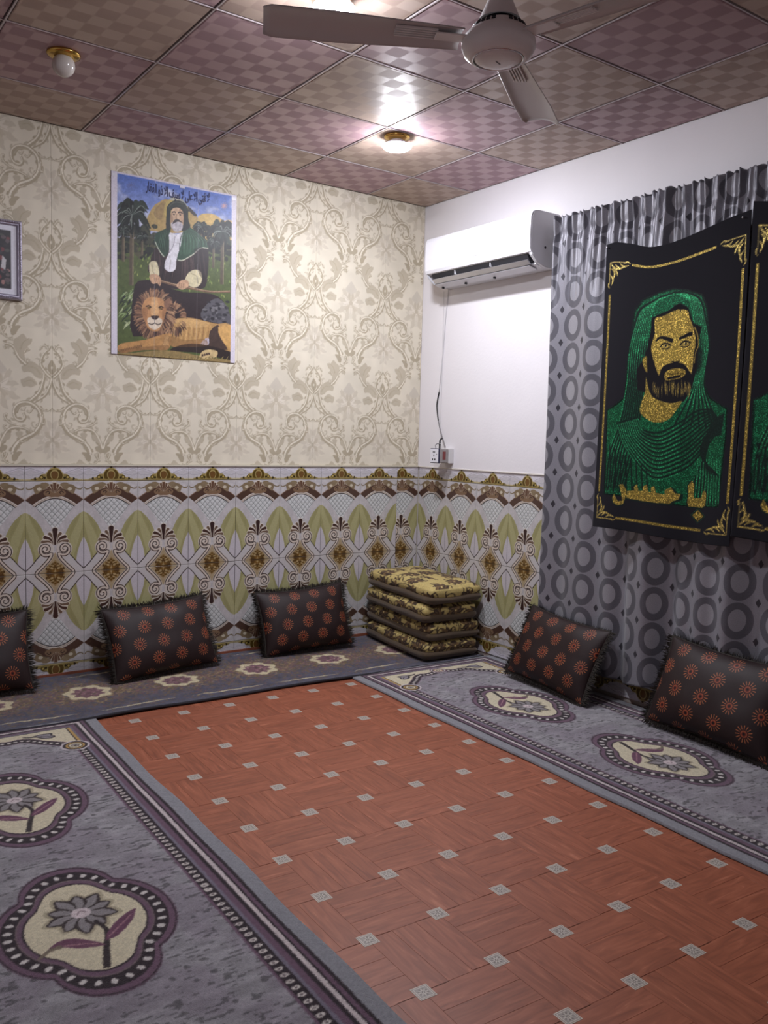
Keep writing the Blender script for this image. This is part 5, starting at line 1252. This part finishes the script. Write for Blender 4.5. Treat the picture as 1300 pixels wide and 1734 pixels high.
pm_ = grid_mesh('sheet', PO, cO, (0, 0, -.0018), back=False); pm_.materials.append(M_POSTER); obj('sheet', pm_, None, t)
# Arabic line at the top of the poster (letters in visual order)
txt = ' '.join(['\uFEAD\uFE8E\uFED8\uFED4\uFEDF\uFE8D', '\uFEED\uFEAB', '\uFEFB\uFE8D', '\uFED2\uFEF4\uFEB3', '\uFEFB', '\uFEF0\uFEE0\uFECB', '\uFEFB\uFE8D', '\uFEF0\uFE98\uFED3', '\uFEFB'])
fc = bpy.data.curves.new('lettering', 'FONT'); fc.body = txt; fc.size = 1.0; fc.space_word = .7; fc.offset = .022
fo = bpy.data.objects.new('lettering_curve', fc); COL.objects.link(fo)
bpy.context.view_layer.update()
lm = bpy.data.meshes.new_from_object(fo.evaluated_get(bpy.context.evaluated_depsgraph_get()))
bpy.data.objects.remove(fo); bpy.data.curves.remove(fc)
lco = np.empty(len(lm.vertices)*3, np.float32); lm.vertices.foreach_get('co', lco); lco = lco.reshape(-1, 3)
if len(lco):
    mn, mx_ = lco.min(0), lco.max(0)
    u_ = (lco[:, 0]-mn[0])/(mx_[0]-mn[0]); h_ = (lco[:, 1]-mn[1])/(mx_[1]-mn[1])
    lco[:, 0] = .190+u_*.375; lco[:, 1] = .868+h_*.070+.026*(u_-.5)**2*4*.5; lco[:, 2] = .0052
    lm.vertices.foreach_set('co', lco.ravel()); lm.update(); lm.materials.clear(); lm.materials.append(mat('navy_ink', (24, 28, 78), .5))
    lo = obj('lettering', lm, None, t); lo['label'] = 'curved line of navy Arabic lettering'
tape = mat('clear_tape', (216, 214, 222), .2)
for (x, y) in ((.018, .948), (.716, .944), (.40, .955)):
    obj('tape', box_mesh('tape', x-.014, x+.014, y-.008, y+.008, .0036, .0046), tape, t)

# ------------------------------------------------------------------ framed picture at the left edge
fx0_, fx1_, fz0, fz1 = -2.905, -2.584, 2.008, 2.402
t = thing('picture_frame', 'silver carved picture frame with white mount at the left edge', 'picture frame', (fx0_, .004, fz0), UPR_A)
FWd, FHt = fx1_-fx0_, fz1-fz0
def frame_bar(p0, p1, inward):
    """moulding between two outer corners with mitred ends"""
    prof_ = [(0, 0), (0, .012), (.004, .020), (.010, .022), (.016, .017), (.021, .016), (.027, .009), (.027, 0)]
    d = (Vector(p1)-Vector(p0)).normalized(); n_ = Vector(inward); V, Fc = [], []
    for (a, b) in prof_:
        V.append(tuple(Vector(p0)+n_*a+d*a+Vector((0, 0, b)))); V.append(tuple(Vector(p1)+n_*a-d*a+Vector((0, 0, b))))
    k = len(prof_)
    for i in range(k): j = (i+1) % k; Fc.append((2*i, 2*i+1, 2*j+1, 2*j))
    Fc.append(tuple(2*i for i in range(k))); Fc.append(tuple(2*i+1 for i in reversed(range(k))))
    bm = bmesh.new(); bm.from_mesh(mesh('x', V, Fc)); return bm_mesh('frame_bar', bm)
cs_ = [(0, 0, 0), (FWd, 0, 0), (FWd, FHt, 0), (0, FHt, 0)]; inn = [(0, 1, 0), (-1, 0, 0), (0, -1, 0), (1, 0, 0)]
for k in range(4):
    b_o = obj('frame_bar', frame_bar(cs_[k], cs_[(k+1) % 4], inn[k]), M_SILVER, t)
    bm = bmesh.new(); a = Vector(cs_[k])+Vector(inn[k])*.010; e_ = Vector(cs_[(k+1) % 4])+Vector(inn[k])*.010; d = (e_-a); nb_ = int(d.length/.011)
    for i in range(2, nb_-1):
        r = bmesh.ops.create_icosphere(bm, subdivisions=1, radius=.0042)
        for v in r['verts']: v.co += a+d*(i/nb_)+Vector((0, 0, .0215))
    obj('beading', bm_mesh('beading', bm, True), M_SILVER, b_o, kind='stuff')
cvF = Cv(FWd-.052, FHt-.052, .003, (214, 214, 224), 2); mw_ = .028
cvF.poly([(mw_, mw_), (cvF.w-mw_, mw_), (cvF.w-mw_, cvF.h-mw_), (mw_, cvF.h-mw_)], (40, 36, 42))
g = np.random.default_rng(9)
for k in range(140):
    x = mw_+.012+(cvF.w-2*mw_-.024)*g.random(); y = mw_+.012+(cvF.h-2*mw_-.024)*g.random()
    cvF.ell((x, y), .006+.010*g.random(), .005+.008*g.random(), [(92, 78, 82), (62, 56, 62), (150, 112, 108), (112, 56, 62), (74, 74, 70), (48, 44, 50)][k % 6], n=10)
cvF.poly([(cvF.w-.075, .13), (cvF.w-.055, .12), (cvF.w-.050, .17), (cvF.w-.068, .19)], (190, 188, 190)); cvF.ell((cvF.w-.11, .19), .03, .05, (112, 76, 70)); cvF.ell((cvF.w-.11, .25), .02, .024, (176, 140, 122))
cvF.speckle(.03, 3, 5)
Pq, cq = flat_grid(cvF, 0, .008); pm2 = grid_mesh('mounted_print', Pq, cq, (0, 0, -.006)); pm2.materials.append(M_POSTER)
obj('mounted_print', pm2, None, t, (.026, .026, 0))

# ------------------------------------------------------------------ air conditioner
AY0, AY1 = -.285, -1.225; AL = AY0-AY1
t = thing('air_conditioner', 'white split air conditioner with open louver high on the white wall', 'air conditioner', (0, (AY0+AY1)/2, 2.335))
def extrude(nm, prof_, y0, y1, bevel=0, smooth=False):
    V = [(-a, y0, b) for a, b in prof_]+[(-a, y1, b) for a, b in prof_]; k = len(prof_); Fc = []
    for i in range(k): j = (i+1) % k; Fc.append((i, j, k+j, k+i))
    Fc.append(tuple(range(k))); Fc.append(tuple(range(2*k-1, k-1, -1)))
    bm = bmesh.new(); bm.from_mesh(mesh('x', V, Fc)); bmesh.ops.recalc_face_normals(bm, faces=bm.faces)
    if bevel: bmesh.ops.bevel(bm, geom=[e for e in bm.edges], offset=bevel, segments=2, affect='EDGES')
    return bm_mesh(nm, bm, smooth)
body = [(-.0, .0), (.0, .298), (.16, .298), (.195, .290), (.208, .262), (.212, .160), (.208, .085), (.200, .066), (.150, .062), (.140, .030), (.150, .012), (.10, .0), (.06, .0)]
obj('body', extrude('body', body, -AL/2+.024, AL/2-.010, .0), M_ACSIDE, t)
endp = [(.0, -.002), (.0, .300), (.16, .300), (.198, .291), (.212, .262), (.215, .160), (.211, .085), (.200, .055), (.160, .020), (.10, .0), (.06, -.002)]
for (a, b) in ((-AL/2, -AL/2+.026), (AL/2-.012, AL/2)):
    e_o = obj('end_cap', extrude('end_cap', endp, a, b, .003), M_ACSIDE, t)
obj('screw', lathe('screw', [(0, .002), (.006, .0015), (.007, 0), (.0, 0)], 12), M_DARK, t, (-.105, -AL/2-.0005, .105), (PI/2, 0, 0))
lbl = obj('rating_label', box_mesh('rating_label', -.040, -.015, -AL/2-.001, -AL/2+.001, .030, .070), mat('faint_label', (178, 178, 184), .5), t)
for k in range(3): obj('text_line', box_mesh('text_line', -.038, -.018, -AL/2-.0016, -AL/2, .036+.012*k, .040+.012*k), M_CABLEG, lbl)
fp = [(.150, .2985), (.190, .293), (.207, .285), (.218, .262), (.2215, .160), (.2175, .088), (.209, .070), (.206, .072), (.2105, .090), (.2145, .160), (.2115, .258), (.200, .281), (.15, .292)]
obj('front_panel', extrude('front_panel', fp, -AL/2+.003, AL/2-.003, .0), M_ACWHITE, t)
obj('outlet_slot', extrude('outlet_slot', [(.199, .067), (.148, .064), (.140, .024), (.176, .026)], -AL/2+.045, AL/2-.045), M_DARK, t)
lv = [(.196, .034), (.190, .036), (.164, .014), (.168, .010)]
obj('louver', extrude('louver', lv, -AL/2+.045, AL/2-.045, .0012), M_CHROME, t)
obj('lower_louver', extrude('lower_louver', [(.166, .006), (.160, .010), (.098, -.004), (.100, -.009)], -AL/2+.060, AL/2-.060, .001), M_ACSIDE, t)
for y in (-.12, .20): obj('vane', box_mesh('vane', -.196, -.150, y-.003, y+.003, .038, .064), M_ACSIDE, t)
for y in (-.08, .18, .40): obj('louver_clip', box_mesh('louver_clip', -.128, -.112, y-.004, y+.004, -.016, -.006), M_DARK, t)
lg = obj('logo', box_mesh('logo', -.2225, -.2185, .012, .018, .112, .120, .001, 1), M_CHROME, t)
for k in range(4): obj('logo_letter', box_mesh('logo_letter', -.2222, -.2185, -.002-.011*k, .006-.011*k, .113, .119, .001, 1), mat('pale_logo', (204, 202, 206), .4) if k == 0 else bpy.data.materials['pale_logo'], lg)

# cable from the air conditioner to the socket box
t = thing('power_cable', 'thin cable with black tape running down the white wall to the socket', 'cable')
pts = cr([(-.010, -.275, 2.345), (-.006, -.262, 2.28), (-.006, -.250, 2.19), (-.006, -.232, 1.95), (-.006, -.203, 1.67)], 8)
obj('white_flex', tube('white_flex', pts, .0030, 8), M_CABLEW, t)
pts2 = cr([(-.006, -.222, 2.33), (-.005, -.225, 2.05), (-.005, -.226, 1.80), (-.005, -.228, 1.55), (-.005, -.235, 1.36)], 8)
obj('thin_wire', tube('thin_wire', pts2, .0016, 6), M_CABLEW, t)
pts3 = cr([(-.006, -.203, 1.672), (-.006, -.192, 1.63), (-.007, -.186, 1.585), (-.008, -.196, 1.53), (-.010, -.210, 1.485)], 8)
obj('taped_joint', tube('taped_joint', pts3, .0042, 8), M_CABLED, t)
pts4 = cr([(-.010, -.209, 1.488), (-.014, -.240, 1.42), (-.022, -.285, 1.355), (-.026, -.312, 1.312)], 8)
obj('grey_flex', tube('grey_flex', pts4, .0036, 8), M_CABLEG, t)
# socket box
t = thing('socket_box', 'surface mounted socket box with red tape just above the tiles', 'socket', (0, -.318, 1.205))
obj('wall_box', box_mesh('wall_box', -.040, .0, -.052, .040, .0, .098, .004), mat('box_offwhite', (206, 204, 204), .45), t)
obj('adapter_shell', box_mesh('adapter_shell', -.112, -.041, -.045, .038, .004, .094, .004), M_SOCKGREY, t)
obj('dark_rim', box_mesh('dark_rim', -.122, -.113, -.048, .041, .001, .097, .002), M_SOCKBLUE, t)
fpl = obj('face_plate', box_mesh('face_plate', -.127, -.1225, -.044, .037, .005, .093, .002), M_SOCK, t)
for (y, z, w_, h_) in ((.006, .073, .007, .011), (-.010, .073, .007, .011), (-.002, .050, .009, .013), (.010, .025, .011, .012), (-.013, .025, .011, .012)):
    obj('socket_hole', box_mesh('socket_hole', -.1278, -.1265, y-w_/2, y+w_/2, z-h_/2, z+h_/2, .0004, 1), M_DARK, fpl)
obj('indicator', box_mesh('indicator', -.1278, -.1265, -.034, -.026, .055, .062), M_CABLEG, fpl)
obj('red_tape', box_mesh('red_tape', -.088, -.064, -.0465, -.0452, .025, .078), M_RED, t)
obj('plug', tube('plug', cr([(-.075, .005, .094), (-.072, .008, .125), (-.060, .020, .150), (-.045, .018, .165)], 5), .006, 8), M_CABLED, t)
obj('wire_loop', tube('wire_loop', cr([(-.095, .018, .094), (-.090, .030, .118), (-.078, .020, .128), (-.070, .012, .120)], 6), .003, 6), M_CABLEG, t)

# ------------------------------------------------------------------ ceiling fan
FC = Vector((-2.080, -2.978, 2.395))
t = thing('ceiling_fan', 'cream white three blade ceiling fan hanging below the panels', 'fan', FC)
obj('motor_housing', lathe('motor_housing', [(.064, -.037), (.069, -.040), (.076, -.037), (.090, -.026), (.0965, -.010), (.0965, .003), (.091, .015), (.081, .025), (.071, .032), (.066, .043), (.050, .049)], 56), M_FAN, t)
cap = obj('bottom_cap', lathe('bottom_cap', [(0, -.0475), (.034, -.0468), (.052, -.0445), (.061, -.040), (.064, -.035)], 56), M_FAN, t)
obj('cap_ring', lathe('cap_ring', [(.0635, -.0395), (.0650, -.0415), (.0670, -.0415), (.0685, -.0390)], 56), M_CHROME, t)
lgo = obj('cap_mark', box_mesh('cap_mark', -.012, .012, -.0016, .0016, -.0487, -.0472, .0006, 1), M_CABLEG, cap, (0, 0, 0), (0, 0, math.radians(20)))
vm_ = box_mesh('vent_slot', -.0015, .0015, -.0050, .0050, -.0017, .0017); vm_.materials.append(M_DARK)
for row, (r, z) in enumerate(((.0705, .0345), (.0680, .0400))):
    for k in range(30):
        if k % 10 in (0, 9): continue
        a = 2*PI*k/30; obj('vent_slot', vm_, None, t, (r*math.cos(a), r*math.sin(a), z), (0, 0, a))
obj('bell_cover', lathe('bell_cover', [(.056, .056), (.053, .061), (.036, .100), (.020, .140), (.016, .158), (.012, .160)], 48), M_FAN, t)
obj('collar', lathe('collar', [(.030, .047), (.045, .048), (.045, .058), (.030, .060)], 40), M_DARK, t)
obj('down_rod', lathe('down_rod', [(.011, .15), (.011, CEIL-FC.z-.03)], 20), M_FAN, t)
obj('ceiling_canopy', lathe('ceiling_canopy', [(.012, CEIL-FC.z-.085), (.030, CEIL-FC.z-.080), (.052, CEIL-FC.z-.030), (.058, CEIL-FC.z-.006)], 40), M_FAN, t)
def blade_mesh():
    V, Fc = [], []; n = 26
    for i in range(n+1):
        s = i/n; x = .100+s*.510
        hw = .042+.018*min(1, s*1.5)
        if s > .965: hw -= .010*((s-.965)/.035)**2
        for (yy, zz) in ((-hw, -.010), (-hw+.006, -.003), (-hw*.4, .004), (0, .006), (hw*.4, .004), (hw-.006, -.002), (hw, -.008)):
            V.append((x, yy, zz+yy*.16))
    m = 7
    for i in range(n):
        for k in range(m-1): a = i*m+k; Fc.append((a, a+1, a+m+1, a+m))
    me = mesh('blade', V, Fc, True); return me
bmM = blade_mesh(); bmM.materials.append(M_FANGREY)
brM = box_mesh('blade_bracket', .070, .170, -.022, .022, -.0045, -.0005, .0015, 1); brM.materials.append(M_FAN)
scr = lathe('screw', [(0, -.004), (.004, -.003), (.005, 0), (0, .001)], 10); scr.materials.append(M_CHROME)
for a in (34, 153, -76):
    R_ = math.radians(a)
    b_o = obj('blade', bmM, None, t, (0, 0, .010), (0, 0, R_)); so = b_o.modifiers.new('thickness', 'SOLIDIFY'); so.thickness = .0022
    k_o = obj('blade_bracket', brM, None, b_o, (0, 0, -.002))
    # raised ribs near the root and a folded edge
    for yy in (-.018, -.009, 0, .009, .018): obj('rib', box_mesh('rib', .165, .275, yy-.002, yy+.002, -.0030+yy*.16, .003+yy*.16, .0008, 1), M_FAN, b_o)

# ------------------------------------------------------------------ ceiling lamps
def lamp(x, y, lit, label):
    t = thing('ceiling_lamp', label, 'lamp', (x, y, CEIL-.004), group='globe ceiling lamps')
    obj('brass_base', lathe('brass_base', [(0, 0), (.064, 0), (.068, -.004), (.066, -.011), (.056, -.016), (.046, -.018), (.040, -.020), (.0, -.020)], 44), M_BRASS, t)
    if lit:      # LED bulb: opaque collar added, dome flattened, to send light downward
        obj('light_collar', lathe('light_collar', [(.030, -.020), (.044, -.028), (.070, -.044), (.074, -.050)], 36), M_SOCK, t)
        obj('globe', lathe('globe', [(.074*math.sin(a), -.050-.026*math.cos(a)) for a in np.linspace(PI/2, 0, 14)], 36), M_LIT, t)
    else:
        rr = .046; obj('globe', lathe('globe', [(rr*math.sin(a), -.012-rr*.80+rr*math.cos(a)) for a in np.linspace(.55, PI, 20)], 36), M_OPAL, t)
lamp(-2.62, -.905, False, 'unlit opal globe lamp with brass base on the left ceiling panel')
lamp(LAMPS_LIT[0][0], LAMPS_LIT[0][1], True, 'large glaring globe lamp at the top edge beside the fan')
lamp(LAMPS_LIT[1][0], LAMPS_LIT[1][1], True, 'glaring globe lamp near the corner of the ceiling')
